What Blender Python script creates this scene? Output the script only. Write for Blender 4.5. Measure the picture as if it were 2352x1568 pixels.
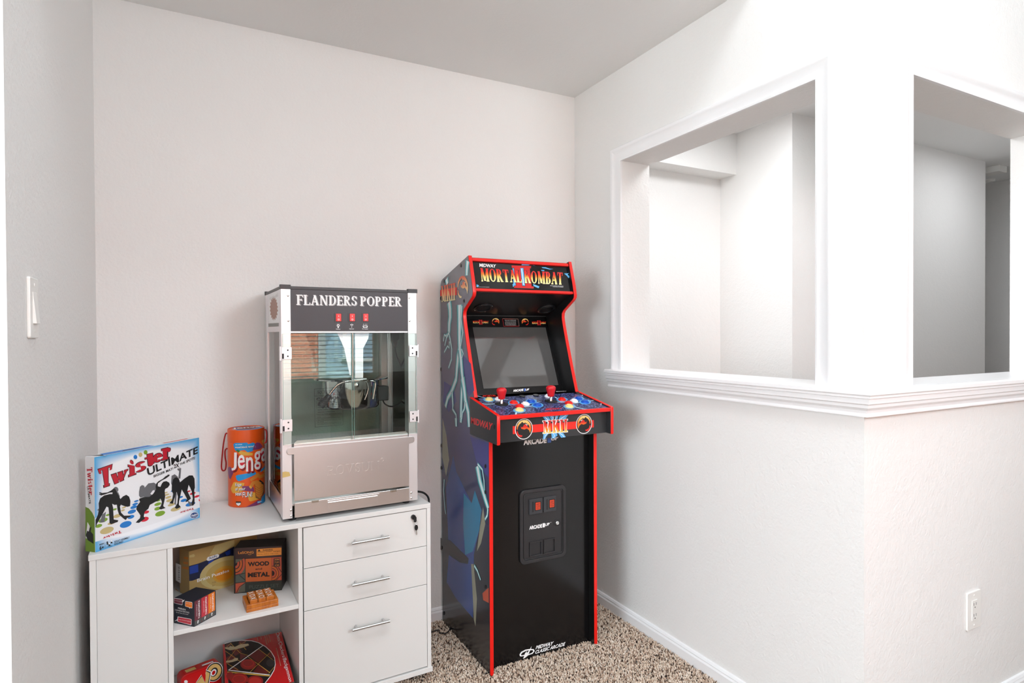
import bpy, bmesh, math, random
import numpy as np
from mathutils import Vector, Matrix, noise

for o in list(bpy.data.objects): bpy.data.objects.remove(o)
scene = bpy.context.scene
COL = scene.collection
rnd = random.Random(7)

# ------------------------------------------------------------------ camera
FPX = 1374.3566
CP = Vector((-1.6647, -2.4953, 1.2631))
CR = Vector((0.8856, -0.4645, -0.0049)); CU = Vector((0.0092, 0.0070, 0.9999)); CF = Vector((0.4644, 0.8856, -0.0104))
CF.normalize(); CR = (CR - CF * CR.dot(CF)).normalized(); CU = CR.cross(CF)
cd = bpy.data.cameras.new('camera'); cam = bpy.data.objects.new('camera', cd); COL.objects.link(cam)
cd.sensor_width = 36.0; cd.lens = FPX / 2352 * 36.0; cd.clip_start = 0.05
cam.matrix_world = Matrix(((CR.x, CU.x, -CF.x, CP.x), (CR.y, CU.y, -CF.y, CP.y), (CR.z, CU.z, -CF.z, CP.z), (0, 0, 0, 1)))
scene.camera = cam

# ------------------------------------------------------------------ view, world, lights
scene.view_settings.view_transform = 'Standard'; scene.view_settings.look = 'None'
scene.view_settings.gamma = 1.0; scene.view_settings.use_curve_mapping = False
scene.view_settings.exposure = -0.6
scene.cycles.max_bounces = 10; scene.cycles.diffuse_bounces = 6; scene.cycles.glossy_bounces = 4
scene.cycles.transmission_bounces = 4; scene.cycles.transparent_max_bounces = 16
scene.cycles.caustics_reflective = False; scene.cycles.caustics_refractive = False
scene.cycles.sample_clamp_indirect = 6.0; scene.cycles.use_denoising = True
world = bpy.data.worlds.new('sky'); scene.world = world; world.use_nodes = True
wn = world.node_tree.nodes; wl = world.node_tree.links
bg = wn['Background']; bg.inputs['Strength'].default_value = 14.0
tc = wn.new('ShaderNodeTexCoord'); sx = wn.new('ShaderNodeSeparateXYZ'); rp = wn.new('ShaderNodeValToRGB')
wl.new(tc.outputs['Generated'], sx.inputs[0]); wl.new(sx.outputs['Z'], rp.inputs[0]); wl.new(rp.outputs[0], bg.inputs['Color'])
rp.color_ramp.elements[0].position = 0.0; rp.color_ramp.elements[0].color = (0.88, 0.94, 1, 1)
rp.color_ramp.elements[1].position = 0.9; rp.color_ramp.elements[1].color = (0.62, 0.78, 1, 1)

def lamp(name, kind, loc, power, size=1.0, size_y=None, direction=(0, 0, -1), color=(1, 1, 1), portal=False):
    l = bpy.data.lights.new(name, kind); o = bpy.data.objects.new(name, l); COL.objects.link(o)
    o.location = loc; l.energy = power; l.color = color
    if kind == 'AREA':
        l.shape = 'RECTANGLE' if size_y else 'DISK'; l.size = size
        if size_y: l.size_y = size_y
        if portal: l.cycles.is_portal = True
    elif kind == 'SUN': l.angle = size
    o.rotation_euler = Vector(direction).to_track_quat('-Z', 'Y').to_euler()
    return o
ROOMH = 4.4
lamp('main_fill', 'AREA', (-1.6, -2.8, ROOMH - 0.06), 105, 1.6, color=(0.88, 0.95, 1))  # added overhead fill for the main room, no fixture
lamp('nook_fill', 'AREA', (0.1, -4.0, 2.2), 70, 0.9, direction=(-0.42, 1, -0.1), color=(0.88, 0.95, 1))  # bare disc added behind the camera to brighten the nook; no lamp stands here
lamp('window_daylight_left', 'AREA', (-4.45, -2.75, 1.55), 88, 1.9, 1.5, direction=(1, 0.12, 0), color=(0.88, 0.95, 1))
lamp('hall_fill', 'AREA', (0.62, -0.62, 2.42), 15, 0.5, color=(0.93, 0.97, 1))  # added light that whitens the hall walls; no fitting hangs here
lamp('passage_fill', 'AREA', (2.6, -0.95, 2.42), 8, 0.4, color=(0.92, 0.96, 1))  # extra fill for the passage, without a fixture
lamp('portal_front', 'AREA', (-0.86, -4.34, 1.6), 1, 2.3, 1.6, direction=(0, 1, 0), portal=True)
lamp('popper_fill', 'AREA', (-1.20, -.235, 1.275), 5.0, 0.16, color=(0.95, 0.98, 1))  # added to lift the dark inside of the popcorn machine, not its own bulb
sun = lamp('sun', 'SUN', (0, 0, 8), 40.0, 0.01, direction=(-0.05, -0.75, -0.65), color=(1, 0.96, 0.9))

# ------------------------------------------------------------------ materials
def lin(c):
    c = [x / 255.0 for x in c]
    return tuple((x / 12.92 if x <= 0.04045 else ((x + 0.055) / 1.055) ** 2.4) for x in c) + (1.0,)
MATS = {}
def M(name, rgb, rough=0.5, metal=0.0, spec=0.5, coat=0.0, emit=0.0, bump=None, noise_mix=None):
    if name in MATS: return MATS[name]
    m = bpy.data.materials.new(name); m.use_nodes = True
    nt = m.node_tree; b = nt.nodes['Principled BSDF']
    b.inputs['Base Color'].default_value = lin(rgb); b.inputs['Roughness'].default_value = rough
    b.inputs['Metallic'].default_value = metal; b.inputs['Specular IOR Level'].default_value = spec
    if coat: b.inputs['Coat Weight'].default_value = coat; b.inputs['Coat Roughness'].default_value = 0.03
    if emit:
        b.inputs['Emission Color'].default_value = lin(rgb); b.inputs['Emission Strength'].default_value = emit
    co = None
    def coords(scale):
        t = nt.nodes.new('ShaderNodeTexCoord'); mp = nt.nodes.new('ShaderNodeMapping')
        mp.inputs['Scale'].default_value = scale if isinstance(scale, tuple) else (scale,) * 3
        nt.links.new(t.outputs['Object'], mp.inputs[0]); return mp.outputs[0]
    if noise_mix:   # (scale, other colour, factor range lo, hi)
        sc, rgb2, lo, hi = noise_mix
        n = nt.nodes.new('ShaderNodeTexNoise'); n.inputs['Scale'].default_value = 1.0; n.inputs['Detail'].default_value = 4
        nt.links.new(coords(sc), n.inputs['Vector'])
        r = nt.nodes.new('ShaderNodeValToRGB'); r.color_ramp.elements[0].position = lo; r.color_ramp.elements[1].position = hi
        r.color_ramp.elements[0].color = lin(rgb); r.color_ramp.elements[1].color = lin(rgb2)
        nt.links.new(n.outputs['Fac'], r.inputs[0]); nt.links.new(r.outputs[0], b.inputs['Base Color'])
    if bump:        # list of (scale, strength, distance)
        prev = None
        for sc, st, di in bump:
            n = nt.nodes.new('ShaderNodeTexNoise'); n.inputs['Scale'].default_value = 1.0; n.inputs['Detail'].default_value = 3
            nt.links.new(coords(sc), n.inputs['Vector'])
            bn = nt.nodes.new('ShaderNodeBump'); bn.inputs['Strength'].default_value = st; bn.inputs['Distance'].default_value = di
            nt.links.new(n.outputs['Fac'], bn.inputs['Height'])
            if prev: nt.links.new(prev, bn.inputs['Normal'])
            prev = bn.outputs[0]
        nt.links.new(prev, b.inputs['Normal'])
    MATS[name] = m; return m
def ramp_mat(name, stops, rough=0.45, axis='Y', coat=0.0):
    """printed gradient running over the uv of each print"""
    if name in MATS: return MATS[name]
    m = M(name, (128, 128, 128), rough, coat=coat); nt = m.node_tree
    u = nt.nodes.new('ShaderNodeUVMap'); u.uv_map = 'UVMap'; s = nt.nodes.new('ShaderNodeSeparateXYZ'); r = nt.nodes.new('ShaderNodeValToRGB')
    nt.links.new(u.outputs[0], s.inputs[0]); nt.links.new(s.outputs[axis], r.inputs[0])
    while len(r.color_ramp.elements) < len(stops): r.color_ramp.elements.new(0.5)
    for e, (p, c) in zip(r.color_ramp.elements, stops): e.position = p; e.color = lin(c)
    nt.links.new(r.outputs[0], nt.nodes['Principled BSDF'].inputs['Base Color']); return m
def glass(name, tint=(255, 255, 255), ior=1.5, gloss=1.0):
    if name in MATS: return MATS[name]
    m = bpy.data.materials.new(name); m.use_nodes = True; nt = m.node_tree; nt.nodes.remove(nt.nodes['Principled BSDF'])
    out = nt.nodes['Material Output']; t = nt.nodes.new('ShaderNodeBsdfTransparent'); g = nt.nodes.new('ShaderNodeBsdfGlossy')
    f = nt.nodes.new('ShaderNodeFresnel'); mx = nt.nodes.new('ShaderNodeMixShader')
    t.inputs[0].default_value = lin(tint); g.inputs['Roughness'].default_value = 0.0; f.inputs['IOR'].default_value = ior
    g.inputs['Color'].default_value = (gloss, gloss, gloss, 1)
    nt.links.new(f.outputs[0], mx.inputs[0]); nt.links.new(t.outputs[0], mx.inputs[1]); nt.links.new(g.outputs[0], mx.inputs[2])
    nt.links.new(mx.outputs[0], out.inputs[0]); MATS[name] = m; return m

# ------------------------------------------------------------------ geometry helpers
class Fr:
    """a plane in the place: origin, u axis, v axis, normal"""
    def __init__(s, O, U, V):
        s.O = Vector(O); s.U = Vector(U).normalized(); s.V = Vector(V).normalized(); s.N = s.U.cross(s.V).normalized()
    def P(s, u, v, d=0.0): return s.O + s.U * u + s.V * v + s.N * d
    def px(s, q, d=0.0):
        """photo pixel -> (u, v) on this plane"""
        r = CF + CR * ((q[0] - 1176) / FPX) + CU * ((784 - q[1]) / FPX)
        t = (s.O + s.N * d - CP).dot(s.N) / r.dot(s.N); w = CP + r * t - s.O
        return (w.dot(s.U), w.dot(s.V))
    def shifted(s, d): return Fr(s.P(0, 0, d), s.U, s.V)
def onz(q, z):
    r = CF + CR * ((q[0] - 1176) / FPX) + CU * ((784 - q[1]) / FPX); return CP + r * ((z - CP.z) / r.z)
WORLD = Fr((0, 0, 0), (1, 0, 0), (0, 1, 0))   # u=x v=y d=z
ORG = {}
def Zm(ox, oy, s): return lambda pts: [(ox + x / s, oy + y / s) for x, y in pts]

class MB:
    def __init__(s): s.v = []; s.f = []; s.mi = []; s.uv = []; s.m = []
    def mid(s, m):
        if m not in s.m: s.m.append(m)
        return s.m.index(m)
    def add(s, vs, fs, m, uvs=None):
        b = len(s.v); s.v.extend(tuple(v) for v in vs); k = s.mid(m)
        for f in fs:
            s.f.append([b + i for i in f]); s.mi.append(k); s.uv.append([uvs[i] for i in f] if uvs else [(0, 0)] * len(f))
        return s
    def box(s, fr, u0, u1, v0, v1, d0, d1, m):
        vs = [fr.P(u, v, d) for d in (d0, d1) for v in (v0, v1) for u in (u0, u1)]
        return s.add(vs, [(0, 2, 3, 1), (4, 5, 7, 6), (0, 1, 5, 4), (2, 6, 7, 3), (0, 4, 6, 2), (1, 3, 7, 5)], m)
    def prism(s, fr, poly, d0, d1, m):
        n = len(poly)
        ar = sum(poly[i][0] * poly[(i + 1) % n][1] - poly[(i + 1) % n][0] * poly[i][1] for i in range(n))
        if ar < 0: poly = poly[::-1]
        vs = [fr.P(u, v, d0) for u, v in poly] + [fr.P(u, v, d1) for u, v in poly]
        fs = [tuple(range(n - 1, -1, -1)), tuple(range(n, 2 * n))] + [(i, (i + 1) % n, n + (i + 1) % n, n + i) for i in range(n)]
        return s.add(vs, fs, m)
    def ring(s, fr, outer, inner, d0, d1, m):
        n = len(outer); vs = [fr.P(u, v, d) for d in (d0, d1) for pl in (outer, inner) for u, v in pl]; fs = []
        for i in range(n):
            j = (i + 1) % n; a, b, c, e = i, n + i, 2 * n + i, 3 * n + i; a2, b2, c2, e2 = j, n + j, 2 * n + j, 3 * n + j
            fs += [(c, c2, e2, e), (a, b, b2, a2), (a, a2, c2, c), (b, e, e2, b2)]
        return s.add(vs, fs, m)
    def lathe(s, fr, c, prof, m, n=24):
        """prof = [(radius, depth along N)] around the normal of fr at (u,v)=c"""
        vs = []; fs = []
        for r, d in prof:
            for k in range(n):
                a = 2 * math.pi * k / n; vs.append(fr.P(c[0] + r * math.cos(a), c[1] + r * math.sin(a), d))
        for i in range(len(prof) - 1):
            for k in range(n):
                j = (k + 1) % n; fs.append((i * n + k, i * n + j, (i + 1) * n + j, (i + 1) * n + k))
        fs.append(tuple(range(n - 1, -1, -1))); b = (len(prof) - 1) * n; fs.append(tuple(b + k for k in range(n)))
        return s.add(vs, fs, m)
    def tube(s, pts, r, m, n=10, closed=False):
        pts = [Vector(p) for p in pts]; N = len(pts); vs = []; fs = []; up = None
        for i, p in enumerate(pts):
            a = pts[(i - 1) % N] if (i or closed) else p; b = pts[(i + 1) % N] if (i < N - 1 or closed) else p
            t = (b - a).normalized()
            if up is None: up = t.orthogonal().normalized()
            up = (up - t * up.dot(t)).normalized(); w = t.cross(up); rr = r[i] if isinstance(r, (list, tuple)) else r
            for k in range(n):
                g = 2 * math.pi * k / n; vs.append(p + (up * math.cos(g) + w * math.sin(g)) * rr)
        for i in range(N if closed else N - 1):
            j = (i + 1) % N
            for k in range(n): fs.append((i * n + k, i * n + (k + 1) % n, j * n + (k + 1) % n, j * n + k))
        if not closed: fs += [tuple(range(n - 1, -1, -1)), tuple((N - 1) * n + k for k in range(n))]
        return s.add(vs, fs, m)
    def build(s, name, parent=None, bevel=0.0, smooth=False, seg=2, at=None):
        me = bpy.data.meshes.new(name); o = bpy.data.objects.new(name, me); COL.objects.link(o)
        off = Vector((0, 0, 0))
        if parent is not None: off = ORG[parent.name_full]; o.parent = parent
        org = off
        if parent is None and at is not None: org = Vector(at); o.location = org
        ORG[o.name_full] = org.copy()
        me.from_pydata([tuple(Vector(v) - org) for v in s.v], [], s.f)
        for m in s.m: me.materials.append(m)
        me.polygons.foreach_set('material_index', s.mi)
        ul = me.uv_layers.new(name='UVMap'); ul.data.foreach_set('uv', [c for f in s.uv for q in f for c in q])
        me.update()
        if smooth:
            me.polygons.foreach_set('use_smooth', [True] * len(me.polygons)); me.set_sharp_from_angle(angle=math.radians(38))
        if bevel:
            b = o.modifiers.new('bevel', 'BEVEL'); b.width = bevel; b.segments = seg; b.limit_method = 'ANGLE'; b.harden_normals = False
        return o
def tag(o, label=None, cat=None, group=None, kind=None):
    if label: o['label'] = label
    if cat: o['category'] = cat
    if group: o['group'] = group
    if kind: o['kind'] = kind
    return o
def thing(name, loc, label, cat, group=None):
    o = bpy.data.objects.new(name, None); COL.objects.link(o); o.location = loc; o.empty_display_size = 0.05
    ORG[o.name_full] = Vector(loc); return tag(o, label, cat, group)
def copy_part(src, delta, parent=None):
    c = src.copy(); COL.objects.link(c); c.location = src.location + Vector(delta)
    c.parent = parent if parent is not None else src.parent
    ORG[c.name_full] = ORG[src.name_full] + Vector(delta); return c
def rrect(u0, u1, v0, v1, r, n=5):
    out = []
    for cx, cy, a0 in ((u1 - r, v1 - r, 0), (u0 + r, v1 - r, 90), (u0 + r, v0 + r, 180), (u1 - r, v0 + r, 270)):
        for k in range(n + 1):
            a = math.radians(a0 + 90 * k / n); out.append((cx + r * math.cos(a), cy + r * math.sin(a)))
    return out
def spline(pts, n=8):
    pts = [Vector(p) for p in pts]; out = []
    for i in range(len(pts) - 1):
        p0 = pts[max(i - 1, 0)]; p1 = pts[i]; p2 = pts[i + 1]; p3 = pts[min(i + 2, len(pts) - 1)]
        for k in range(n):
            t = k / n
            out.append(0.5 * ((2 * p1) + (p2 - p0) * t + (2 * p0 - 5 * p1 + 4 * p2 - p3) * t * t + (3 * p1 - p0 - 3 * p2 + p3) * t ** 3))
    out.append(pts[-1]); return out

# ------------------------------------------------------------------ lettering
_tc = {}
def sans(txt, bold=0.0, shear=0.0):
    k = (txt, bold, shear)
    if k not in _tc:
        c = bpy.data.curves.new('lettering', 'FONT'); c.body = txt; c.offset = bold; c.shear = shear; c.resolution_u = 3
        o = bpy.data.objects.new('lettering', c); COL.objects.link(o); bpy.context.view_layer.update()
        me = bpy.data.meshes.new_from_object(o)
        v = [(p.co.x, p.co.y) for p in me.vertices]; f = [tuple(p.vertices) for p in me.polygons]
        bpy.data.objects.remove(o); bpy.data.curves.remove(c); bpy.data.meshes.remove(me)
        x0 = min(p[0] for p in v); x1 = max(p[0] for p in v); y0 = min(p[1] for p in v); y1 = max(p[1] for p in v)
        _tc[k] = [([((x - x0) / (x1 - x0), (y - y0) / (y1 - y0)) for x, y in v], f)]
    return _tc[k]
def _arc(cx, cy, rx, ry, a0, a1, T, t, n=10):
    vs = []
    for k in range(n + 1):
        a = math.radians(a0 + (a1 - a0) * k / n); c, s_ = math.cos(a), math.sin(a); w = t + (T - t) * abs(c)
        vs += [(cx + rx * c, cy + ry * s_), (cx + max(rx - w, .01) * c, cy + (ry - max(t, w * .5)) * s_)]
    return vs, [(2 * k, 2 * k + 2, 2 * k + 3, 2 * k + 1) for k in range(n)]
def serif(txt, T=0.17, t=0.07, sl=0.09, gap=0.1):
    """slab / roman letters drawn from strokes; cap height 1"""
    out = []; x = 0.0
    def q(a, b, c, d): out.append(([(x + p[0], p[1]) for p in (a, b, c, d)], [(0, 1, 2, 3)]))
    def bar(x0, x1, y0, y1): q((x0, y0), (x1, y0), (x1, y1), (x0, y1))
    def stem(c, y0=0, y1=1, w=None, s0=True, s1=True):
        w = w or T; bar(c - w / 2, c + w / 2, y0, y1)
        if s0: bar(c - w / 2 - sl, c + w / 2 + sl, y0, y0 + t)
        if s1: bar(c - w / 2 - sl, c + w / 2 + sl, y1 - t, y1)
    def dia(xa, ya, xb, yb, w): q((xa - w / 2, ya), (xa + w / 2, ya), (xb + w / 2, yb), (xb - w / 2, yb))
    def arc(*a):
        vs, fs = _arc(*a); out.append(([(x + p[0], p[1]) for p in vs], fs))
    L = sl + T / 2
    for ch in txt:
        if ch == 'I': stem(L); w = 2 * L
        elif ch in 'FEL':
            stem(L); w = 0.62
            if ch in 'FE':
                bar(L, w, 1 - t, 1); dia(w - t / 2, 1, w, .76, t); bar(L, w * .8, .5 - t / 2, .5 + t / 2); dia(w * .8, .6, w * .8, .4, t)
            if ch in 'EL': bar(L, w, 0, t); dia(w, .24, w - t / 2, 0, t)
        elif ch == 'A':
            w = .8; dia(.13, 0, .4, 1, t * 1.3); dia(w - .13, 0, .4, 1, T); bar(.22, .58, .3, .3 + t); bar(0, .28, 0, t); bar(.5, w, 0, t); bar(.28, .52, 1 - t, 1)
        elif ch == 'N':
            w = .84; stem(L - .03, w=t * 1.3); stem(w - L + .03, w=t * 1.3, s0=False); dia(w - L - .0, 0, L, 1, T)
        elif ch == 'M':
            w = 1.0; stem(L - .03, w=t * 1.4); stem(w - L); dia(.5, 0.05, .2, 1, T); dia(.5, 0.05, .78, 1, t * 1.2)
        elif ch == 'D':
            w = .74; stem(L); arc(.32, .5, w - .32, .5, -90, 90, T, t); bar(L, .34, 1 - t, 1); bar(L, .34, 0, t)
        elif ch in 'RPB':
            w = .68; stem(L); top = .5 if ch != 'P' else .46
            arc(.32, (1 + top) / 2, .3, (1 - top) / 2, -90, 90, T * .9, t); bar(L, .34, 1 - t, 1); bar(L, .34, top, top + t)
            if ch == 'R': dia(.62, 0, .34, .52, T); bar(.5, .78, 0, t); w = .76
            if ch == 'B': arc(.32, .27, .35, .27, -90, 90, T, t); bar(L, .34, 0, t)
        elif ch == 'O': w = .8; arc(.4, .5, .4, .5, 0, 360, T, t, 28)
        elif ch == 'S':
            w = .56; arc(.28, .745, .26, .255, 20, 270, T, t, 14); arc(.28, .26, .27, .26, -160, 90, T, t, 14); dia(.5, .68, .5, .96, t); dia(.05, .04, .05, .32, t)
        elif ch == 'V': w = .8; dia(.4, 0, .14, 1, T); dia(.4, 0, .68, 1, t * 1.2); bar(0, .3, 1 - t, 1); bar(.54, w, 1 - t, 1)
        elif ch == 'U': w = .82; bar(L - T / 2, L + T / 2, .3, 1); bar(w - L - t / 2, w - L + t * .7, .3, 1); arc(w / 2, .32, w / 2 - L + T / 2, .32, 180, 360, T, t, 14); bar(0, 2 * L, 1 - t, 1); bar(w - 2 * L + .04, w, 1 - t, 1)
        elif ch == 'T': w = .72; stem(.36, s1=False); bar(0.02, w - .02, 1 - t, 1); dia(.06, .74, .03, 1, t); dia(w - .06, .74, w - .03, 1, t)
        elif ch == 'K': w = .8; stem(L); dia(.3, .42, .66, 1, t * 1.3); dia(.68, 0, .4, .6, T); bar(.5, w, 1 - t, 1); bar(.52, w + .02, 0, t)
        elif ch == 'w': w = .84; dia(.24, 0, .1, .66, T * .8); dia(.24, 0, .42, .66, t); dia(.56, 0, .42, .66, T * .8); dia(.56, 0, .74, .66, t); bar(0, .22, .66 - t, .66); bar(.32, .5, .66 - t, .66); bar(.62, .84, .66 - t, .66)
        elif ch == 'i': stem(L - .02, 0, .66, s1=False); bar(-.02, L, .66 - t, .66); arc(L - .02, .86, .12, .12, 0, 360, .1, .1, 14); w = 2 * L - .02
        elif ch == 's': w = .42; arc(.21, .49, .2, .17, 20, 270, T * .8, t, 12); arc(.21, .18, .21, .18, -160, 90, T * .8, t, 12)
        elif ch == 't': w = .4; bar(.12, .12 + T, .1, .86); bar(0, .4, .66 - t, .66); arc(.27, .15, .15, .15, 180, 330, T, t, 8)
        elif ch == 'e': w = .5; arc(.25, .33, .25, .33, 0, 320, T * .85, t, 18); bar(.06, .48, .31, .31 + t)
        elif ch == 'r': stem(L - .02, 0, .66, s1=False); bar(-.02, L, .66 - t, .66); arc(.36, .42, .20, .24, 20, 180, T, T * .55, 10); arc(.50, .50, .11, .12, 0, 360, .1, .1, 14); w = .6
        else: w = .3; 
        x += w + (gap if ch != ' ' else 0)
    xs = [p[0] for vs, fs in out for p in vs]; x0, x1 = min(xs), max(xs); ys = [p[1] for vs, fs in out for p in vs]; y0, y1 = min(ys), max(ys)
    return [([((a - x0) / (x1 - x0), (b - y0) / (y1 - y0)) for a, b in vs], fs) for vs, fs in out]

class Art:
    """flat printing on one face; every print lies a hair above the one before"""
    def __init__(s, fr, base=0.0003, step=1.5e-5, z=None): s.fr = fr; s.mb = MB(); s.d = base; s.st = step; s.z = z
    def uv(s, pts): return [s.fr.px(q) for q in (s.z(pts) if s.z else pts)]
    def put(s, pts, m, uvs=None, faces=None):
        s.d += s.st
        if faces is None:
            n = len(pts); ar = sum(pts[i][0] * pts[(i + 1) % n][1] - pts[(i + 1) % n][0] * pts[i][1] for i in range(n))
            if ar < 0: pts = pts[::-1]; uvs = uvs[::-1] if uvs else None
            faces = [tuple(range(n))]
        if uvs is None:
            us = [p[0] for p in pts]; vs = [p[1] for p in pts]; a, b, c, d = min(us), max(us), min(vs), max(vs)
            uvs = [((u - a) / max(b - a, 1e-6), (v - c) / max(d - c, 1e-6)) for u, v in pts]
        s.mb.add([s.fr.P(u, v, s.d) for u, v in pts], faces, m, uvs); return s
    def poly(s, pts, m, uvs=None): return s.put(s.uv(pts), m, uvs)
    def quad(s, u0, u1, v0, v1, m): return s.put([(u0, v0), (u1, v0), (u1, v1), (u0, v1)], m, [(0, 0), (1, 0), (1, 1), (0, 1)])
    def ell(s, c, rx, ry, m, rot=0.0, n=24, a0=0, a1=360):
        r = math.radians(rot); pts = []
        for k in range(n + (a1 - a0 < 360)):
            a = math.radians(a0 + (a1 - a0) * k / n); x, y = rx * math.cos(a), -ry * math.sin(a)
            pts.append((c[0] + x * math.cos(r) - y * math.sin(r), c[1] + x * math.sin(r) + y * math.cos(r)))
        return s.poly(pts, m)
    def glyphs(s, gl, quad, m):
        TL, TR, BR, BL = [Vector(p) for p in s.uv(quad)]; s.d += s.st
        for vs, fs in gl:
            s.d += 2e-6; pts = [(BL * (1 - a) + BR * a) * (1 - b) + (TL * (1 - a) + TR * a) * b for a, b in vs]
            ff = []
            for f in fs:
                n = len(f); ar = sum(pts[f[i]].x * pts[f[(i + 1) % n]].y - pts[f[(i + 1) % n]].x * pts[f[i]].y for i in range(n))
                ff.append(tuple(f) if ar >= 0 else tuple(f[::-1]))
            s.mb.add([s.fr.P(p.x, p.y, s.d) for p in pts], ff, m, vs)
        return s
    def text(s, txt, quad, m, bold=0.0, shear=0.0): return s.glyphs(sans(txt, bold, shear), quad, m)
    def stext(s, txt, quad, m, **k): return s.glyphs(serif(txt, **k), quad, m)
    def line(s, pts, w, m):
        pts = [Vector(p) for p in s.uv(pts)]; n = len(pts); W = w if isinstance(w, (list, tuple)) else [w] * n
        Lf = []; Rt = []
        for i, p in enumerate(pts):
            t = (pts[min(i + 1, n - 1)] - pts[max(i - 1, 0)]).normalized(); o = Vector((-t.y, t.x)) * W[i] / 2
            Lf.append(p + o); Rt.append(p - o)
        s.d += s.st
        s.mb.add([s.fr.P(p.x, p.y, s.d) for p in Lf + Rt], [(i, n + i, n + i + 1, i + 1) for i in range(n - 1)], m); return s
    def bolt(s, pts, w, core, glow, halo=None):
        k = [max(0.35, 1 - 0.5 * i / len(pts)) for i in range(len(pts))]
        if halo: s.line(pts, [w * 2.6 * a for a in k], halo)
        s.line(pts, [w * 1.8 * a for a in k], glow); s.line(pts, [w * a for a in k], core); return s
    def build(s, name, parent): return s.mb.build(name, parent)

# ================================================================== the room
wall_bump = [(110.0, 0.35, 0.004), (38.0, 0.25, 0.006)]
m_wall = M('wall_paint', (235, 233, 231), 0.55, spec=0.35, bump=wall_bump)
m_ceil = M('ceiling_paint', (238, 238, 237), 0.8, spec=0.2, bump=[(90.0, 0.2, 0.003)])
m_trim = M('trim_paint', (240, 239, 240), 0.3)
m_carpet = M('carpet_backing', (96, 80, 70), 0.95, spec=0.1, noise_mix=(160.0, (176, 152, 134), 0.35, 0.65))
W, D, LE, T = 1.9756, 1.4618, 1.0898, 0.1543
def structure(mb, name, bevel=0.0, smooth=False, label=None):
    o = mb.build(name, bevel=bevel, smooth=smooth); o['kind'] = 'structure'
    if label: o['label'] = label
    return o
def B(x0, x1, y0, y1, z0, z1, m, mb=None):
    return (mb or MB()).box(WORLD, x0, x1, y0, y1, z0, z1, m)
structure(B(-4.7, 5.0, -4.6, 2.7, -0.12, 0.0, m_carpet), 'floor')
structure(B(-2.2, 0.1543, 0, 0.15, 0, 2.5, m_wall), 'wall_back')
structure(B(-2.1, -W, -LE, 0, 0, 2.5, m_wall, B(-4.7, -2.1, -LE, -0.97, 0, ROOMH, m_wall)), 'wall_left')
structure(B(-2.2, T, -LE, 0.15, 2.44, 2.6, m_ceil), 'ceiling')
structure(B(T, 5.0, -D + T, 2.7, 2.44, 2.6, m_ceil), 'ceiling_hall')
structure(B(-4.7, 5.0, -4.6, -LE + 0.002, ROOMH, ROOMH + 0.15, m_ceil), 'ceiling_main')
structure(B(-2.1, 0.0, -LE - 0.002, -LE + 0.10, 2.445, ROOMH, m_wall), 'wall_header')
# right wall and the half wall round the corner, each with a cased pass-through
y0, y1, za, zb = -1.3165, -0.3759, 1.098, 2.030
x0, x1 = 0.2218, 1.192
mb = MB(); B(0, T, -D, y0, 0, ROOMH, m_wall, mb); B(0, T, y1, 0, 0, ROOMH, m_wall, mb); B(0, T, y0, y1, 0, za, m_wall, mb); B(0, T, y0, y1, zb, ROOMH, m_wall, mb)
structure(mb, 'wall_right')
mb = MB(); B(T, x0, -D, -D + T, 0, ROOMH, m_wall, mb); B(x1, 3.2, -D, -D + T, 0, ROOMH, m_wall, mb); B(x0, x1, -D, -D + T, 0, za, m_wall, mb); B(x0, x1, -D, -D + T, zb, ROOMH, m_wall, mb)
structure(mb, 'wall_half')
# hall beyond the openings
structure(B(1.149, 3.137, -0.357, 2.6, 0, 2.44, m_wall), 'wall_hall')
structure(B(T, 1.149, 0.1417, 0.3, 0, 2.44, m_wall), 'wall_hall_back')
structure(B(T, 1.149, 0.0155, 0.1417, 2.20, 2.44, m_wall), 'trim_soffit')
structure(B(3.87, 4.0, -1.4, 2.6, 0, 2.44, m_wall), 'wall_passage')
structure(B(3.137, 3.87, 2.4, 2.6, 0, 2.44, m_wall), 'wall_passage_end')
structure(B(3.2, 4.0, -D, -D + T, 0, ROOMH, m_wall), 'wall_half_end')
# casings: stepped profile swept round three sides
prof = [(0.0, 0.0), (0.0, 0.010), (0.007, 0.012), (0.010, 0.008), (0.030, 0.012), (0.044, 0.018), (0.050, 0.021), (0.058, 0.021), (0.0625, 0.016), (0.0635, 0.0)]
def casing(name, fr, a, b, z0, z1):
    mb = MB(); n = len(prof); vs = []
    for k, (w, h) in enumerate(prof):
        vs += [fr.P(a - w, z0, h), fr.P(a - w, z1 + w, h), fr.P(b + w, z1 + w, h), fr.P(b + w, z0, h)]
    fs = [(4 * k + j, 4 * k + j + 1, 4 * k + j + 5, 4 * k + j + 4) for k in range(n - 1) for j in range(3)]
    mb.add(vs, fs, m_trim); o = structure(mb, name); 
    for p in o.data.polygons: p.use_smooth = True
    o.data.set_sharp_from_angle(angle=math.radians(30)); return o
FR_R = Fr((0, 0, 0), (0, -1, 0), (0, 0, 1)); FR_H = Fr((0, -D, 0), (1, 0, 0), (0, 0, 1))
casing('trim_1', FR_R, -y1, -y0, za + 0.004, zb); casing('trim_2', FR_H, x0, x1, za + 0.004, zb)
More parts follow.
